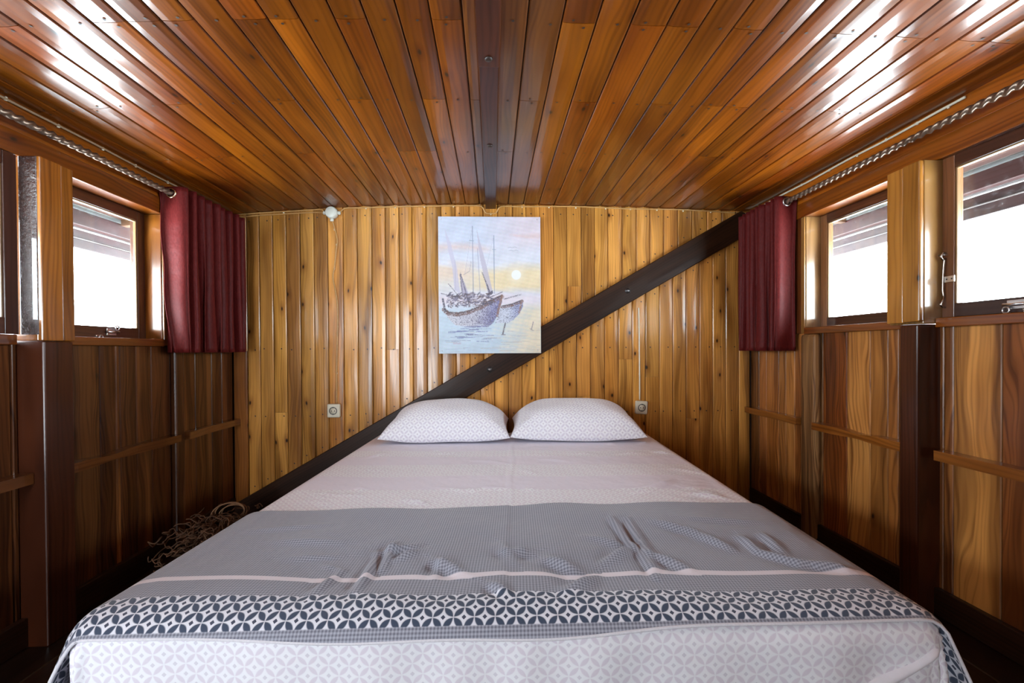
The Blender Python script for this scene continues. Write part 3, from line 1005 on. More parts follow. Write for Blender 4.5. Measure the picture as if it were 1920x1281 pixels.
def sheet_h(a, b):
    h = 0.0025 * math.sin(a * 9 + 3 * b) * math.sin(b * 7 + 1)
    h += 0.0045 * math.exp(-((a - 0.004 * math.sin(b * 12)) / 0.006) ** 2)         # centre fold
    for (x0, y0, x1, y1, A, w) in SHEET_CREASES:
        d, t_ = seg_dist(a, b, x0, y0, x1, y1)
        h += A * math.exp(-(d / w) ** 2) * math.sin(math.pi * (0.1 + 0.8 * t_))
    return h
rs = random.Random(3)
SHEET_CREASES = []
for _ in range(46):
    x, y = rs.uniform(-0.72, 0.72), rs.choice((rs.uniform(0.62, 0.82), rs.uniform(0.6, 0.95), rs.uniform(1.0, 1.6)))
    an, ln = rs.uniform(-0.9, 0.9), rs.uniform(0.04, 0.16)
    SHEET_CREASES.append((x, y, x + ln * math.cos(an), y + ln * math.sin(an), rs.uniform(0.004, 0.009), rs.uniform(0.007, 0.014)))
R_E = 0.045
def lin(a, b, n): return [a + (b - a) * i / (n - 1) for i in range(n)]
DROP = 0.25
def sheet_fn(a, b):
    p = drape(a, b, BW, 0.0, BLEN, BTOP, R_E)
    h = sheet_h(a, b)
    if abs(a) > BW - R_E or b < R_E:
        h = 0.0
        # gathers at the front corners and shallow ripples down the front face
        ea, eb = max(0, abs(a) - BW + R_E), max(0, R_E - b)
        if eb > 0.02:
            p.y += -0.0035 * math.sin(a * 38 + 2 * math.sin(a * 7)) * min(1, eb / 0.1) - 0.003 * math.sin(a * 13)
        if ea > 0.01 and eb > 0.01:
            ang = math.atan2(eb, ea)
            k = min(1, math.hypot(ea, eb) / 0.12)
            q = 0.010 * k * math.sin(ang * 11)
            p.x += math.copysign(q * math.cos(ang), a)
            p.y -= q * math.sin(ang)
    p.z += h
    return p
As = lin(-BW - DROP, -BW + 0.06, 26) + lin(-BW + 0.07, BW - 0.07, 150) + lin(BW - 0.06, BW + DROP, 26)
Bs = lin(-DROP, 0.06, 34) + lin(0.07, BLEN - 0.07, 150) + lin(BLEN - 0.06, BLEN + DROP, 22)
mat_me = grid_cloth('mattress', As, Bs, sheet_fn)
mattress = link('mattress', mat_me, M['sheet'], bed, label='mattress in pale pink sheet with petal pattern')
# folded hospital corner of the sheet at the front right
def fold_fn(s, w_):
    ax, az = 0.800 - 0.30 * s, BTOP - 0.035 - 0.165 * s ** 0.85
    return (ax + 0.010 * w_, 0.004 - 0.014 * math.sin(math.pi * (w_ + 1) / 2) + 0.030 * max(0, 1 - s * 9) ** 2, az - 0.016 * w_ * (0.3 + s))
vsf, fsf = [], []
NS, NW = 26, 8
for i in range(NS):
    for j in range(NW):
        vsf.append(fold_fn(i / (NS - 1), -1 + 2 * j / (NW - 1)))
for i in range(NS - 1):
    for j in range(NW - 1):
        fsf.append((i * NW + j, (i + 1) * NW + j, (i + 1) * NW + j + 1, i * NW + j + 1))
M['sheetplain'] = plain('pale_sheet_fold', (0.76, 0.73, 0.78), 0.85, noise_amt=0.04)
link('sheet_fold', mesh('sheet_fold', vsf, fsf, True), M['sheetplain'], bed)
# base under the mattress
base_me = bar_mesh(2 * BW - 0.06, BLEN - 0.06, 0.07, 0.006)
o = link('bed_base', base_me, M['bedw'], bed, (0.06, 0.025, 0.012))
o.location = (0, BLEN / 2, 0.28)
for sx in (-1, 1):
    for yy in (0.12, BLEN - 0.12):
        o = link('leg', bar_mesh(0.21, 0.07, 0.07, 0.005), M['bedw'], bed, (0.06, 0.025, 0.012))
        frame(o, (sx * (BW - 0.12), yy - 0.035, 0.105), (0, 0, 1), (0, 1, 0))

# ---- runner across the foot of the bed
CREASES = [(-0.309, 0.266, -0.301, 0.082, 7, 11), (-0.285, 0.311, -0.275, 0.176, 8, 9), (-0.218, 0.256, -0.255, 0.215, 7, 11), (-0.167, 0.215, -0.095, 0.154, 7, 12),
           (-0.146, 0.207, -0.155, 0.147, 4, 9), (-0.422, 0.208, -0.364, 0.177, 5, 12), (-0.368, 0.177, -0.385, 0.082, 6, 11), (-0.034, 0.106, 0.004, 0.069, 6, 9),
           (-0.31, 0.257, -0.226, 0.292, 5, 10), (0.292, 0.483, 0.317, 0.132, 6, 8), (0.337, 0.471, 0.324, 0.167, 6, 8), (0.302, 0.28, 0.221, 0.197, 9, 14),
           (0.091, 0.221, 0.15, 0.175, 8, 13), (0.185, 0.139, 0.125, 0.081, 8, 14), (0.406, 0.434, 0.486, 0.378, 6, 12), (0.486, 0.378, 0.548, 0.279, 7, 13),
           (0.597, 0.346, 0.599, 0.261, 7, 11), (0.599, 0.261, 0.66, 0.203, 7, 12), (0.658, 0.355, 0.654, 0.252, 6, 10), (0.33, 0.237, 0.397, 0.166, 6, 11),
           (0.01, 0.255, 0.05, 0.264, 6, 14), (0.66, 0.203, 0.76, 0.17, 6, 12), (0.50, 0.47, 0.70, 0.44, 4, 14), (-0.6, 0.33, -0.42, 0.32, 3, 12),
           (-0.7, 0.40, -0.5, 0.43, 3, 12), (-0.52, 0.24, -0.40, 0.25, 3, 12), (0.20, 0.36, 0.30, 0.30, 5, 14), (-0.02, 0.30, 0.02, 0.20, 5, 14)]
def runner_h(a, b):
    h = 0.009 + 0.003 * math.sin(a * 5.1 + 4 * b) * math.sin(b * 9 + 1.3 * a) + 0.0055 * math.sin(a * 13 + 9 * b + 1.5 * math.sin(a * 4)) * math.sin(b * 15 - 5 * a) * (0.45 + 0.55 * math.exp(-((abs(a) - 0.4) / 0.3) ** 2))
    h += 0.0035 * (0.5 - 0.5 * math.tanh(a / 0.006)) * math.exp(-abs(a) / 0.12)       # pressed centre fold
    for x0, y0, x1, y1, A, w in CREASES:
        d, t_ = seg_dist(a, b, x0, y0, x1, y1)
        w *= 0.001 * 1.15
        A *= 0.001 * 1.7
        e_ = math.sin(math.pi * (0.12 + 0.76 * t_))
        h += A * e_ * (math.exp(-(d / w) ** 2) - 0.55 * math.exp(-((d - 1.9 * w) / (1.3 * w)) ** 2))
    return max(h, 0.003)
def front_hem(a):
    return 0.020 * a - 0.004 - 0.018 * math.exp(-((a + 0.12) / 0.38) ** 2) - 0.004 * math.sin(a * 13) * math.exp(-(a / 0.5) ** 2)
def back_hem(a):
    return 0.585 + 0.04 * a + 0.012 * math.sin(a * 4 + 0.5)
def runner_fn(a, s):
    fh, bh = front_hem(a), back_hem(a)
    b = fh + (bh - fh) * s
    p = drape(a, b, BW + 0.010, -0.010, BLEN, BTOP + 0.003, R_E + 0.012, 0.20)
    if abs(a) < BW - 0.03 and b > 0.03:
        k = min(1.0, (BW - 0.03 - abs(a)) / 0.05) * min(1.0, (b - 0.03) / 0.03)
        p.z += runner_h(a, b) * k + 0.004 * (1 - k)
    else:
        e_ = max(0.0, abs(a) - BW)
        p.z += 0.004
        p.x += math.copysign(0.012 * math.sin(b * 16 + 1.0) * min(1, e_ / 0.1), a)
        if e_ > 0:
            p.y -= 0.05 * min(1, e_ / 0.2) * (1 - s) ** 3
    return p
As = lin(-BW - 0.24, -BW + 0.05, 26) + lin(-BW + 0.055, BW - 0.055, 330) + lin(BW - 0.05, BW + 0.22, 26)
Ss = lin(0, 1, 130)
na, nb = len(As), len(Ss)
rv = [runner_fn(a, s) for s in Ss for a in As]
rf = [(j * na + i, j * na + i + 1, (j + 1) * na + i + 1, (j + 1) * na + i) for j in range(nb - 1) for i in range(na - 1)]
rme = mesh('runner', rv, rf, True)
uvl = rme.uv_layers.new(name='cloth')
# the printed bands run parallel to the front hem
co = [(a, front_hem(a) + (back_hem(a) - front_hem(a)) * s - 0.020 * a) for s in Ss for a in As]
for lp in rme.loops:
    uvl.data[lp.index].uv = co[lp.vertex_index]
runner = link('bed_runner', rme, M['runner'], label='grey woven bed runner with patterned border across the foot of the bed', cat='bed runner')
runner.location = BED_O
runner.rotation_euler = (0, 0, PHI)
sm = runner.modifiers.new('thickness', 'SOLIDIFY')
sm.thickness = 0.003
sm.offset = 1.0
# corded edges of the runner
def edge_path(s, off=0.0):
    return [runner_fn(a, s) + Vector((0, 0, 0.0025)) for a in As[::2]]
M['piping'] = plain('white_cotton_piping', (0.74, 0.73, 0.78), 0.8, noise_amt=0.08, nscale=300)
pe = link('hem_piping', tube_mesh(edge_path(0.0), 0.0032, 6), M['piping'], runner)

# ---- pillows
def pillow(name, label, cx2, cy2, w, d, h, rot, seed):
    rp = random.Random(seed)
    NU, NV = 56, 40
    ph = [rp.uniform(0, 6) for _ in range(6)]
    def surf(u, v, sgn):
        # u, v in -1..1
        eu, ev = 1 - abs(u) ** 3.0, 1 - abs(v) ** 2.7
        th = max(0.0, eu) ** 0.55 * max(0.0, ev) ** 0.5
        pin = 1 - 0.060 * (v * v) * (1 - 0.4 * u * u)          # sides drawn in
        pin2 = 1 - 0.085 * (u * u) * 0 - 0.05 * (1 - u * u) * 0
        x = u * w / 2 * (1 - 0.05 * (1 - v * v)) * 1.02
        y = v * d / 2 * (1 - 0.06 * (1 - u * u) * 0.5)
        wr = 0.006 * math.sin(5 * u + ph[0]) * math.sin(4 * v + ph[1]) + 0.004 * math.sin(13 * u + 5 * v + ph[2]) * (abs(u) ** 2)
        lean = 1 + 0.18 * v                                   # fuller towards the wall
        z = sgn * (h / 2) * th * (lean if sgn > 0 else 0.9) + wr * th
        z -= 0.046 * max(abs(u) ** 5, (abs(v) ** 5) * (0.6 if v > 0 else 1.0))
        if sgn < 0:
            z = max(z, -h * 0.36)
        return Vector((x, y, z))
    vs_, fs, uvs = [], [], []
    for sgn in (1, -1):
        for j in range(NV + 1):
            for i in range(NU + 1):
                u = -1 + 2 * i / NU
                v = -1 + 2 * j / NV
                u = math.copysign(1 - (1 - abs(u)) ** 1.35, u)
                v = math.copysign(1 - (1 - abs(v)) ** 1.35, v)
                vs_.append(surf(u, v, sgn))
                arc = (vs_[-1] - vs_[-1 - (NU + 1)]).length + uvs[-(NU + 1)][1] if j else 0.0
                uvs.append((u * w / 2 * 1.05, arc))
    n1 = (NU + 1) * (NV + 1)
    for k, sgn in enumerate((1, -1)):
        for j in range(NV):
            for i in range(NU):
                q = tuple(k * n1 + x for x in (j * (NU + 1) + i, j * (NU + 1) + i + 1, (j + 1) * (NU + 1) + i + 1, (j + 1) * (NU + 1) + i))
                fs.append(q if sgn > 0 else q[::-1])
    me = mesh('pillow', vs_, fs, True)
    uvl_ = me.uv_layers.new(name='cloth')
    for lp in me.loops:
        uvl_.data[lp.index].uv = uvs[lp.vertex_index]
    bm = bmesh.new()
    bm.from_mesh(me)
    bmesh.ops.remove_doubles(bm, verts=bm.verts, dist=0.0004)
    bm.to_mesh(me)
    bm.free()
    o = link(name, me, M['pillow'], label=label, cat='pillow', group='pillows at the head of the bed')
    o.location = (cx2, cy2, BTOP + h * 0.36 + 0.022)
    o.rotation_euler = (math.radians(4.5), 0, rot)
    return o
p1 = pillow('pillow', 'white pillow with lilac lattice print overlapping the dark diagonal brace', -0.256, 2.62, 0.685, 0.45, 0.208, math.radians(-1), 1)
p2 = pillow('pillow', 'white pillow with lilac lattice print beside the right wall socket', 0.466, 2.605, 0.715, 0.45, 0.208, math.radians(-4), 5)

# ================================================================== curtains and rods
def curtain_set(side):
    L = side < 0
    W = WL if L else WR
    X = lambda d: side * (W - d)
    zr = 1.757 if L else 1.79
    dr = 0.072
    y_near = 2.235 if L else 2.395
    y_far = 2.80 if L else 2.815
    nw = 9.0 if L else 9.0
    amp = 0.066 if L else 0.060
    lab = 'left' if L else 'right'
    # ---- rod
    rod = empty('curtain_rod', (X(dr), 0.2, zr), label='twisted bronze curtain rod under the ceiling along the %s windows' % lab, cat='curtain rod', group='twisted curtain rods')
    Y0, Y1 = 0.3, YB - 0.045
    n_ = 900
    vs_, fs = [], []
    K = 16
    for i in range(n_ + 1):
        y = Y0 + (Y1 - Y0) * i / n_
        for k in range(K):
            th = 2 * math.pi * k / K
            r = 0.0112 + 0.0030 * math.cos(2 * (th - y * 2 * math.pi / 0.070))
            vs_.append((r * math.cos(th), y - 0.2, r * math.sin(th)))
    for i in range(n_):
        for k in range(K):
            k2 = (k + 1) % K
            fs.append((i * K + k, i * K + k2, (i + 1) * K + k2, (i + 1) * K + k))
    link('twisted_tube', mesh('twisted_tube', vs_, fs, True), M['rod'], rod)
    f = link('finial', lathe_mesh([(0.0, 0.0), (0.011, 0.001), (0.013, 0.006), (0.009, 0.010), (0.014, 0.015), (0.0175, 0.024), (0.0165, 0.032), (0.010, 0.039), (0.003, 0.042), (0.0, 0.042)], 20), M['brass'], rod)
    f.rotation_euler = (math.radians(-90), 0, 0)
    f.location = (0, Y1 - 0.2 - 0.002, 0)
    for yb in (0.6, 2.832):
        b = link('bracket', tube_mesh([(side * 0.052, yb - 0.2, -0.012), (side * 0.02, yb - 0.2, -0.018), (0, yb - 0.2, -0.014)], 0.005, 8), M['brass'], rod)
    # ---- curtain cloth: accordion folds across the rod
    cu = empty('curtain', (X(dr), y_near, 1.0), label='wine-red eyelet curtain bunched at the far end of the %s wall' % lab, cat='curtain', group='wine-red curtains')
    ztop, zbot = zr + 0.032, 0.985 if not L else 0.995
    rc = random.Random(11 if L else 12)
    NTH = int(nw * 26)
    NZ = 34
    phs = [rc.uniform(-1, 1) for _ in range(12)]
    vs_, fs = [], []
    for j in range(NZ + 1):
        s = j / NZ                                  # 0 top .. 1 bottom
        z = ztop + (zbot - ztop) * s
        for i in range(NTH + 1):
            th = i / 26 * 2 * math.pi * 0.5 * 2
            t_ = i / NTH
            th = 2 * math.pi * nw * t_
            fold = int(th / math.pi)
            a_ = amp * (0.90 + 0.20 * phs[fold % 12]) * (1 + 0.10 * s)
            d = dr - a_ * math.cos(th) * (1.0 if fold else 0.95)
            if d < 0.022:
                d = 0.022
            y = y_near + (y_far - y_near) * t_ + 0.016 * math.sin(2 * th) * 0.6
            y += 0.016 * s * math.sin(1.7 * fold + 2) * min(1, th / math.pi) + 0.006 * math.sin(7 * s + fold) * s
            if fold == 0:                          # first panel: near edge strays, puckers at the hem
                q = 1 - th / math.pi
                if L:
                    y += 0.005 * math.sin(16 * s) * q
                    d = max(d, 0.022) + 0.045 * s ** 1.5 * q
                else:
                    y -= 0.006 * q * math.sin(5 * s)
                    d = max(d, 0.022) + 0.016 * math.sin(math.pi * s) * q
                if s > 0.9:
                    y += 0.006 * math.sin(40 * q) * (s - 0.9) * 10
            dd = d - dr
            vs_.append((-side * dd, y - y_near, z - 1.0))
    for j in range(NZ):
        for i in range(NTH):
            q = (j * (NTH + 1) + i, j * (NTH + 1) + i + 1, (j + 1) * (NTH + 1) + i + 1, (j + 1) * (NTH + 1) + i)
            fs.append(q)
    cl = link('cloth', mesh('cloth', vs_, fs, True), M['curtain'], cu)
    so = cl.modifiers.new('thickness', 'SOLIDIFY')
    so.thickness = 0.0025
    for k in range(int(nw * 2)):
        th = math.pi / 2 + k * math.pi
        t_ = th / (2 * math.pi * nw)
        if t_ > 1:
            break
        y = y_near + (y_far - y_near) * t_ + 0.016 * math.sin(2 * th) * 0.6
        for dy in ((-0.004, ) if k else (-0.005,)):
            e = link('eyelet', torus_mesh(0.0205, 0.0042, 'Y', 24, 8), M['brass'] if L else M['steel'], cu)
            e.location = (0, y + dy - y_near, zr - 1.0)
            e.scale = (1, 1.4, 1)
    return cu, rod
curtain_set(-1)
curtain_set(1)

# ================================================================== painting
PW, PH = 0.628, 0.840
pcx, pz0, py = -0.0155, 0.978, 2.808
painting = empty('painting', (pcx, py, pz0), label='unframed painting of two moored sailing boats at sunrise on the back wall', cat='painting')
o = link('panel', bar_mesh(PW, PH, 0.014, 0.0015), M['canvas'], painting)
frame(o, (0, 0.0, PH / 2), (1, 0, 0), (0, -1, 0))
def paint_picture():
    NX, NY = 210, 280
    rng = np.random.default_rng(5)
    V, U = np.mgrid[0:NY, 0:NX]
    u = U / (NX - 1) * 825.0
    v = V / (NY - 1) * 1095.0           # 0 at the top
    def nz(fx, fy, seed):
        r = np.random.default_rng(seed)
        out = np.zeros_like(u)
        for o_ in range(4):
            k = 2 ** o_
            for _ in range(3):
                a, b, p = r.normal(0, fx * k), r.normal(0, fy * k), r.uniform(0, 6.28)
                out += np.sin(a * u + b * v + p) / k
        return out / 5
    def srgb(r, g, b): return np.array([r, g, b], float) / 255
    img = np.zeros((NY, NX, 3))
    def lerp(c0, c1, f): return c0 + (c1 - c0) * f[..., None]
    sm_ = lambda x, a, b: np.clip((x - a) / (b - a), 0, 1)
    n1, n2, n3 = nz(0.006, 0.013, 1), nz(0.01, 0.03, 2), nz(0.02, 0.08, 3)
    img[:] = srgb(212, 218, 238)
    img = lerp(img, srgb(232, 214, 224), sm_(u + 120 * n1, 300, 700) * (1 - sm_(v, 200, 420)) * 0.9)
    img = lerp(img, srgb(226, 226, 238), sm_(v + 70 * n1, 170, 330))
    img = lerp(img, srgb(235, 205, 200), np.clip(1 - np.abs(v - 270 - 40 * n1 - 0.05 * (u - 200)) / 55, 0, 1) * (1 - sm_(u, 330, 480)) * 0.8)
    img = lerp(img, srgb(228, 196, 196), np.clip(1 - np.abs(v - 150 - 30 * n2) / 24, 0, 1) * sm_(u, 560, 640) * 0.8)
    img = lerp(img, srgb(246, 222, 178), sm_(v + 60 * n1, 360, 450) * (1 - sm_(v + 30 * n2, 560, 620)) * (0.35 + 0.65 * sm_(u, 120, 420)))
    img = lerp(img, srgb(243, 214, 190), sm_(v + 40 * n2, 350, 400) * (1 - sm_(v, 470, 540)) * (1 - sm_(u, 200, 330)) * 0.8)
    img = lerp(img, srgb(236, 224, 234), sm_(v + 20 * n2, 600, 650) * (1 - sm_(v, 690, 740)))
    # water
    wat = sm_(v + 20 * n2, 690, 760)
    wcol = lerp(np.broadcast_to(srgb(206, 224, 240), img.shape), np.broadcast_to(srgb(240, 224, 196), img.shape), sm_(u + 140 * n3, 430, 760))
    img = img + (wcol - img) * wat[..., None]
    img += (n3 * 0.05)[..., None] + rng.normal(0, 0.012, img.shape)
    # sun
    d = np.hypot(u - 628, v - 465)
    img = lerp(img, srgb(252, 238, 214), np.clip(1 - d / 90, 0, 1))
    img = lerp(img, srgb(255, 254, 250), np.clip((41 - d) / 4, 0, 1))
    def line(x0, y0, x1, y1, w, col, al=1.0, rough=0.0):
        dx, dy = x1 - x0, y1 - y0
        t_ = np.clip(((u - x0) * dx + (v - y0) * dy) / (dx * dx + dy * dy), 0, 1)
        dd = np.hypot(u - x0 - t_ * dx, v - y0 - t_ * dy)
        f = np.clip((w - dd) / 3.0 + 0.5, 0, 1) * al
        if rough:
            f = f * (rng.random(u.shape) > rough)
        nonlocal img
        img = lerp(img, srgb(*col), f)
    def poly(pts):
        ins = np.zeros(u.shape, bool)
        j = len(pts) - 1
        for i in range(len(pts)):
            xi, yi = pts[i]
            xj, yj = pts[j]
            c = ((yi > v) != (yj > v)) & (u < (xj - xi) * (v - yi) / (yj - yi + 1e-9) + xi)
            ins ^= c
            j = i
        return ins.astype(float)
    q = lambda pts: [(x - 90, y - 75) for x, y in pts]
    # pale sails
    img = lerp(img, srgb(206, 198, 222), poly(q([(140, 170), (190, 290), (240, 500), (262, 690), (215, 660), (200, 470), (165, 330)])) * 0.75)
    img = lerp(img, srgb(196, 186, 206), poly(q([(398, 170), (432, 300), (480, 480), (530, 690), (490, 700), (455, 560), (420, 380)])) * 0.8)
    img = lerp(img, srgb(170, 160, 190), poly(q([(262, 520), (300, 610), (345, 740), (300, 760), (268, 640)])) * 0.75)
    ink = (58, 50, 74)
    for a in ([365, 150, 368, 720, 2.6, (120, 130, 160)], [537, 225, 540, 690, 2.6, (120, 136, 166)], [405, 330, 425, 700, 2.0, (150, 150, 180)],
              [222, 420, 226, 660, 1.6, (170, 170, 200)], [340, 265, 375, 268, 2.5, (130, 150, 170)], [525, 335, 552, 338, 2.2, (140, 160, 180)],
              [365, 150, 300, 540, 1.0, (170, 170, 190)], [537, 230, 470, 500, 0.9, (180, 180, 200)], [290, 540, 340, 510, 1.4, (120, 110, 130)], [340, 510, 352, 430, 1.2, (140, 130, 150)]):
        line(a[0] - 90, a[1] - 75, a[2] - 90, a[3] - 75, a[4], a[5], 0.85)
    # hulls
    hull2 = q([(545, 930), (590, 800), (680, 775), (745, 745), (768, 748), (772, 800), (735, 860), (690, 905), (640, 930)])
    h2 = poly(hull2)
    img = lerp(img, srgb(214, 218, 236), h2)
    img = lerp(img, srgb(92, 98, 168), h2 * np.clip((u - 560) / 90, 0, 1) * (rng.random(u.shape) * 0.8 + 0.1))
    hull1 = q([(122, 735), (132, 800), (165, 840), (300, 835), (420, 790), (500, 745), (570, 715), (605, 705), (600, 760), (570, 850), (530, 925), (490, 958), (330, 960), (220, 945), (165, 890), (130, 830)])
    h1 = poly(hull1)
    img = lerp(img, srgb(222, 220, 232), h1)
    img = lerp(img, srgb(70, 72, 158), h1 * np.clip((u - 300) / 150 + (v - 800) / 400, 0, 1) * (rng.random(u.shape) * 0.75 + 0.2))
    img = lerp(img, srgb(120, 110, 140), h1 * np.clip((u - 90) / 300, 0, 1) * (rng.random(u.shape) > 0.55) * 0.8)
    img = lerp(img, srgb(46, 40, 70), (h1 + h2 > 0) * (rng.random(u.shape) > 0.86) * 0.85)
    # brown rims with speckle
    for pts, w in (([(130, 820), (165, 850), (240, 858), (330, 840), (430, 800), (510, 755), (600, 715)], 17), ([(600, 800), (680, 785), (765, 752)], 12)):
        for (x0, y0), (x1, y1) in zip(pts[:-1], pts[1:]):
            line(x0 - 90, y0 - 75, x1 - 90, y1 - 75, w, (116, 78, 72), 0.85, 0.28)
            line(x0 - 90, y0 - 84, x1 - 90, y1 - 84, 4, (52, 40, 52), 0.9, 0.1)
    line(600 - 90, 710 - 75, 560 - 90, 870 - 75, 9, (150, 104, 84), 0.9, 0.2)
    line(762 - 90, 750 - 75, 738 - 90, 850 - 75, 7, (150, 108, 90), 0.9, 0.2)
    line(122 - 90, 735 - 75, 140 - 90, 830 - 75, 8, (70, 62, 84), 0.9, 0.2)
    # deck clutter
    r = np.random.default_rng(9)
    for _ in range(260):
        x, y = r.uniform(150, 520), r.uniform(690, 800)
        if y > 860 - 0.25 * (x - 120) + 10:
            continue
        l, an = r.uniform(8, 34), r.uniform(-1.2, 0.6)
        line(x - 90, y - 75, x - 90 + l * math.cos(an), y - 75 + l * math.sin(an), r.uniform(1.6, 5), [(44, 42, 66), (100, 92, 120), (150, 140, 160), (90, 66, 66)][r.integers(4)], 0.8)
    for a in ([110, 690, 245, 718, 3], [168, 612, 252, 712, 3], [620, 735, 755, 698, 3.5], [470, 735, 605, 678, 3], [265, 525, 330, 760, 4], [262, 540, 285, 720, 3], [440, 520, 512, 700, 4], [480, 620, 500, 700, 5]):
        line(a[0] - 90, a[1] - 75, a[2] - 90, a[3] - 75, a[4], ink, 0.85, 0.25)
    # reflections and ripples
    for _ in range(46):
        x, y = r.uniform(165, 480), r.uniform(935, 1075)
        l = r.uniform(25, 130)
        line(x - 90, y - 75, x - 90 + l, y - 75 + r.uniform(-4, 4), r.uniform(1.2, 4.5) * (1 if y < 1010 else 0.6), [(88, 88, 160), (120, 130, 180), (70, 66, 120), (220, 228, 244)][r.integers(4)], 0.7, 0.15)
    for _ in range(50):
        x, y = r.uniform(90, 880), r.uniform(930, 1160)
        l = r.uniform(30, 170)
        line(x - 90, y - 75, x - 90 + l, y - 75 + r.uniform(-3, 3), r.uniform(0.8, 2.2), [(150, 150, 180), (236, 240, 250), (190, 170, 160), (170, 190, 220)][r.integers(4)], 0.55, 0.1)
    line(628 - 90, 925 - 75, 606 - 90, 1015 - 75, 5, (86, 74, 84), 0.9, 0.1)
    line(595 - 90, 1022 - 75, 625 - 90, 1022 - 75, 3, (110, 100, 120), 0.8)
    line(855 - 90, 920 - 75, 840 - 90, 980 - 75, 3, (120, 110, 130), 0.8)
    line(828 - 90, 975 - 75, 856 - 90, 990 - 75, 2, (120, 110, 130), 0.8)
    for x, y in ((650, 322), (690, 320), (700, 345), (660, 345)):
        line(x - 90, y - 75, x - 72, y - 80, 1.4, (150, 150, 170), 0.8)
        line(x - 72, y - 80, x - 56, y - 74, 1.4, (150, 150, 170), 0.8)
    x = 205
    for k in range(8):
        line(x - 90, 1095 - 75, x + 4 - 90, 1082 - 75 + (k % 3) * 4, 1.5, (206, 150, 176), 0.9)
        x += 8
    img = np.clip(img, 0, 1)
    img = img * 0.86
    linimg = np.where(img <= 0.04045, img / 12.92, ((img + 0.055) / 1.055) ** 2.4)
    # mesh
    vs_ = [(-PW / 2 + 0.0015 + (PW - 0.003) * i / (NX - 1), 0, PH - 0.0015 - (PH - 0.003) * j / (NY - 1)) for j in range(NY) for i in range(NX)]
    fs = [(j * NX + i, (j + 1) * NX + i, (j + 1) * NX + i + 1, j * NX + i + 1) for j in range(NY - 1) for i in range(NX - 1)]
    me = mesh('picture', vs_, fs)
    ca = me.color_attributes.new('paint', 'FLOAT_COLOR', 'POINT')
    buf = np.ones((NX * NY, 4), np.float32)
    buf[:, :3] = linimg.reshape(-1, 3)
    ca.data.foreach_set('color', buf.ravel())
    return me
o = link('picture', paint_picture(), M['paint'], painting)
o.location = (0, -0.0006, 0)
for sx in (-1, 1):
    for zz in (0.018, PH - 0.018):
        k = link('pin', lathe_mesh([(0.004, 0), (0.0035, 0.001), (0.0, 0.0018)], 10), M['steel'], painting)
        frame(k, (sx * (PW / 2 - 0.02), -0.0008, zz), (1, 0, 0), (0, -1, 0))

# ================================================================== electrics
# junction box
jb = empty('junction_box', (-0.984, YB, 1.848), label='round pale grey junction box at the top of the back wall', cat='junction box')
def turned(name, prof, origin, za, mat, parent, n_=24):
    k = link(name, lathe_mesh(prof, n_), mat, parent)
    xa_ = Vector(za).orthogonal()
    frame(k, origin, xa_, za)
    return k
turned('box', [(0.036, 0.0), (0.036, 0.028), (0.033, 0.030), (0.0, 0.030)], (0, -0.004, 0), (0, -1, 0), M['boxw'], jb)
turned('lid', [(0.034, 0.0), (0.034, 0.004), (0.030, 0.007), (0.0, 0.0075)], (0, -0.033, 0), (0, -1, 0), M['boxw'], jb)
for za in ((1, 0, 0), (-1, 0, 0), (0, 0, -1)):
    turned('cable_gland', [(0.011, 0.030), (0.011, 0.048), (0.008, 0.052), (0.0, 0.052)], (0, -0.017, 0), za, M['boxw'], jb, 14)

def cable(name, label, pts, r, mat, group=None, clips=(), clip_mat=None, dirn=(0, -1, 0)):
    P = smooth_path(pts, 6)
    c = link(name, tube_mesh(P, r, 8), mat, label=label, cat='cable', group=group)
    for cp in clips:
        k = link('clip', bar_mesh(0.008, 0.013, 0.007, 0.002), clip_mat or M['cream'], c)
        frame(k, cp[:3], cp[3] if len(cp) > 3 else (1, 0, 0), dirn)
    return c
yc = YB - 0.006
top_l = [(x, yc, ceil_z(x) - 0.010) for x in lin(-0.925, -0.085, 9)]
clips = [(x, yc - 0.002, ceil_z(x) - 0.012) for x in (-0.78, -0.60, -0.42, -0.24)]
cable('cable', 'tan cable along the top of the back wall looping under the ceiling beam',
      [(-0.945, yc - 0.010, 1.848), (-0.93, yc - 0.004, 1.862), (-0.90, yc, ceil_z(-0.9) - 0.008)] + top_l[1:] + [(-0.058, yc, 1.892), (-0.048, yc, 1.872), (-0.035, yc, 1.856), (-0.007, yc, 1.853), (0.022, yc, 1.856), (0.034, yc, 1.872), (0.046, yc, 1.892), (0.075, yc, 1.900)]
      + [(x, yc, ceil_z(x) - 0.010 - 0.003 * math.sin(x * 9)) for x in lin(0.16, 1.56, 14)], 0.0042, M['cablet'],
      clips=clips + [(x, yc - 0.002, ceil_z(x) - 0.013) for x in (0.19, 0.36, 0.53, 0.72, 0.88, 1.05, 1.22, 1.40)] + [(-0.007, yc - 0.002, 1.852)])
cable('cable', 'pair of tan cables from the junction box towards the left corner, upper one', [(-1.03, yc - 0.012, 1.855), (-1.06, yc, 1.872), (-1.20, yc, 1.862), (-1.40, yc, 1.850), (-1.575, yc, 1.835)], 0.0042, M['cablet'],
      clips=[(-1.28, yc - 0.002, 1.853)])
cable('cable', 'pair of tan cables from the junction box towards the left corner, lower one', [(-1.03, yc - 0.010, 1.845), (-1.07, yc, 1.854), (-1.20, yc, 1.848), (-1.40, yc, 1.835), (-1.575, yc, 1.820)], 0.0042, M['cablet'])
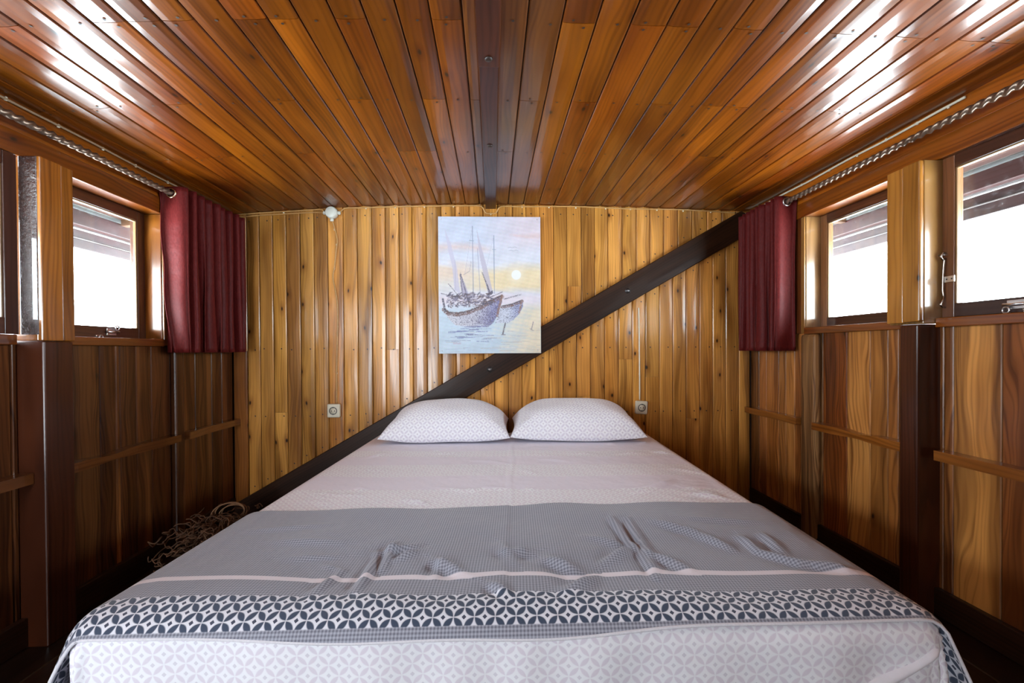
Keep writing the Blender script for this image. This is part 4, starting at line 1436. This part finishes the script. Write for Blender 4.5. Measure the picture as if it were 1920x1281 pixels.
cable('cable', 'wavy beige cable dropping from the junction box to the left socket',
      [(-0.982, yc - 0.012, 1.797), (-0.975, yc, 1.77), (-0.956, yc, 1.687), (-0.963, yc, 1.621), (-0.974, yc, 1.522), (-0.984, yc, 1.456), (-0.972, yc, 1.38), (-0.960, yc, 1.30), (-0.958, yc, 1.191), (-0.962, yc, 1.05), (-0.966, yc, 0.926), (-0.968, yc, 0.80), (-0.969, yc, 0.672)], 0.0042, M['cablet'],
      clips=[(-0.972, yc - 0.002, 1.75), (-0.960, yc - 0.002, 1.655), (-0.976, yc - 0.002, 1.51), (-0.959, yc - 0.002, 1.15), (-0.967, yc - 0.002, 0.86)])
cable('cable', 'straight white cable running down to the right socket',
      [(0.93, yc, 1.262), (0.931, yc, 1.20), (0.933, yc, 1.049), (0.934, yc, 0.90), (0.935, yc, 0.75), (0.935, yc, 0.675)], 0.0042, M['cablew'],
      clips=[(0.932, yc - 0.002, 1.14), (0.933, yc - 0.002, 0.99), (0.934, yc - 0.002, 0.84), (0.935, yc - 0.002, 0.72)])
# cables along the side walls, under the ceiling
xl = -WL + 0.0205
cable('cable', 'tan cable clipped along the left wall just under the ceiling', [(xl, y, 1.828 + 0.0015 * math.sin(y * 11)) for y in lin(0.5, 2.84, 16)], 0.0042, M['cabled'],
      clips=[(xl + 0.002, y, 1.828, (0, 1, 0)) for y in (1.4, 1.56, 1.74, 1.93, 2.1, 2.3)], dirn=(1, 0, 0))
xr = WR - 0.0205
cable('cable', 'white cable clipped along the right wall just under the ceiling', [(xr, y, 1.866 + 0.002 * math.sin(y * 13)) for y in lin(1.52, 2.80, 14)] + [(xr - 0.004, 2.84, 1.862), (xr - 0.03, 2.858, 1.860)], 0.0048, M['cablew'],
      clips=[(xr - 0.002, y, 1.866, (0, 1, 0)) for y in (1.58, 1.70, 1.84, 1.99, 2.16, 2.36, 2.58, 2.76)], clip_mat=M['cablew'], dirn=(-1, 0, 0))

def socket(label, x, z, rot=0.0):
    s = empty('wall_socket', (x, YB, z), label=label, cat='socket', group='surface wall sockets')
    s.rotation_euler = (0, rot, 0)
    o = link('housing', bar_mesh(0.076, 0.084, 0.030, 0.008, 3), M['cream'], s)
    frame(o, (0, -0.034, 0), (1, 0, 0), (0, -1, 0))
    ringo = link('recess_ring', torus_mesh(0.022, 0.0022, 'Y', 26, 6), M['black'], s)
    ringo.location = (0, -0.0345, 0)
    turned('recess', [(0.021, 0.0), (0.021, 0.0006), (0.0, 0.0006)], (0, -0.0344, 0), (0, -1, 0), M['cream'], s)
    for dx in (-0.0095, 0.0095):
        turned('pin_hole', [(0.0033, 0.0), (0.0033, 0.0006), (0.0, 0.0006)], (dx, -0.0352, 0), (0, -1, 0), M['black'], s, 10)
    for dz in (-0.0195, 0.0195):
        k = link('earth_clip', bar_mesh(0.006, 0.005, 0.002, 0.0005), M['black'], s)
        frame(k, (0, -0.0362, dz), (1, 0, 0), (0, -1, 0))
    return s
socket('cream surface-mounted wall socket on the back wall left of the bed', -0.982, 0.630)
socket('cream wall socket with white cable behind the right pillow', 0.940, 0.628, 0.06)

# ------------------------------------------------------------------ window stay hook on the right pillar
hk = empty('window_hook', (WR - 0.010, 1.617, 1.333), label='long chrome window stay hook hanging on the right pillar', cat='hook')
link('shank', tube_mesh(smooth_path([(0, -0.016, -0.012), (0, -0.012, -0.05), (0, -0.010, -0.12), (0.001, -0.012, -0.150), (-0.012, -0.014, -0.172), (-0.008, -0.014, -0.184), (0.018, -0.013, -0.190), (0.040, -0.012, -0.192)], 6), 0.0036, 10), M['chrome'], hk)
e = link('eye', torus_mesh(0.0120, 0.0038, 'Y', 22, 8), M['chrome'], hk)
e.location = (0, -0.014, 0)
link('screw_eye', tube_mesh([(-0.004, 0.004, 0.006), (-0.002, -0.012, 0.006), (0.006, -0.020, 0.004), (0.010, -0.012, 0.003)], 0.003, 8), M['steel'], hk)
ct = empty('window_catch', (WR - 0.004, 1.585, 1.247), label='small steel catch plate on the sash beside the window hook', cat='catch')
o = link('plate', bar_mesh(0.036, 0.022, 0.004, 0.001), M['steel'], ct)
frame(o, (-0.005, 0.0, 0), (0, 1, 0), (-1, 0, 0))
for dy in (-0.009, 0.009):
    turned('screw', [(0.003, 0), (0.0025, 0.001), (0, 0.0014)], (-0.0052, dy, 0), (-1, 0, 0), M['nail'], ct, 10)

# ================================================================== clutter on the floor, left of the bed
rc = random.Random(21)
hv, hf = [], []
for k in range(150):
    x, y = -1.40 + rc.gauss(0, 0.05), 2.27 + rc.gauss(0, 0.10)
    x = max(-1.51, min(-1.29, x))
    y = max(2.08, min(2.56, y))
    pts = []
    p = Vector((x, y, rc.uniform(0.01, 0.19)))
    an = rc.uniform(0, 6.28)
    for i in range(9):
        pts.append(p.copy())
        an += rc.gauss(0, 0.9)
        p = p + Vector((math.cos(an) * 0.018, math.sin(an) * 0.022, rc.gauss(0, 0.012)))
        p.z = max(0.006, min(0.24 - 1.2 * abs(p.x + 1.40) * 0.5, p.z))
        p.x = max(-1.52, min(-1.28, p.x))
        p.y = max(2.06, min(2.58, p.y))
    me = tube_mesh(smooth_path(pts, 2), 0.0028, 5)
    k0 = len(hv)
    hv += [v.co.copy() for v in me.vertices]
    hf += [tuple(k0 + i for i in f.vertices) for f in me.polygons]
    bpy.data.meshes.remove(me)
link('twine_heap', mesh('twine_heap', hv, hf, True), M['twine'], kind='stuff', label='heap of tangled brown twine on the floor left of the bed', cat='twine')
pts = []
for i in range(96):
    t_ = i / 95 * 3.6 * 2 * math.pi
    rr = 0.058 + 0.014 * math.sin(t_ * 0.31 + 1)
    sl_ = 0.5 * math.sin(t_ * 0.16)
    pts.append((-1.365 + rr * math.cos(t_) * 0.9 + 0.02 * sl_, 2.40 + 0.05 * sl_ + 0.03 * math.cos(t_), 0.165 + rr * 0.75 * math.sin(t_)))
link('coiled_cable', tube_mesh(pts, 0.0030, 7), M['twinet'], label='loose coil of tan cable on the twine heap beside the bed', cat='cable')
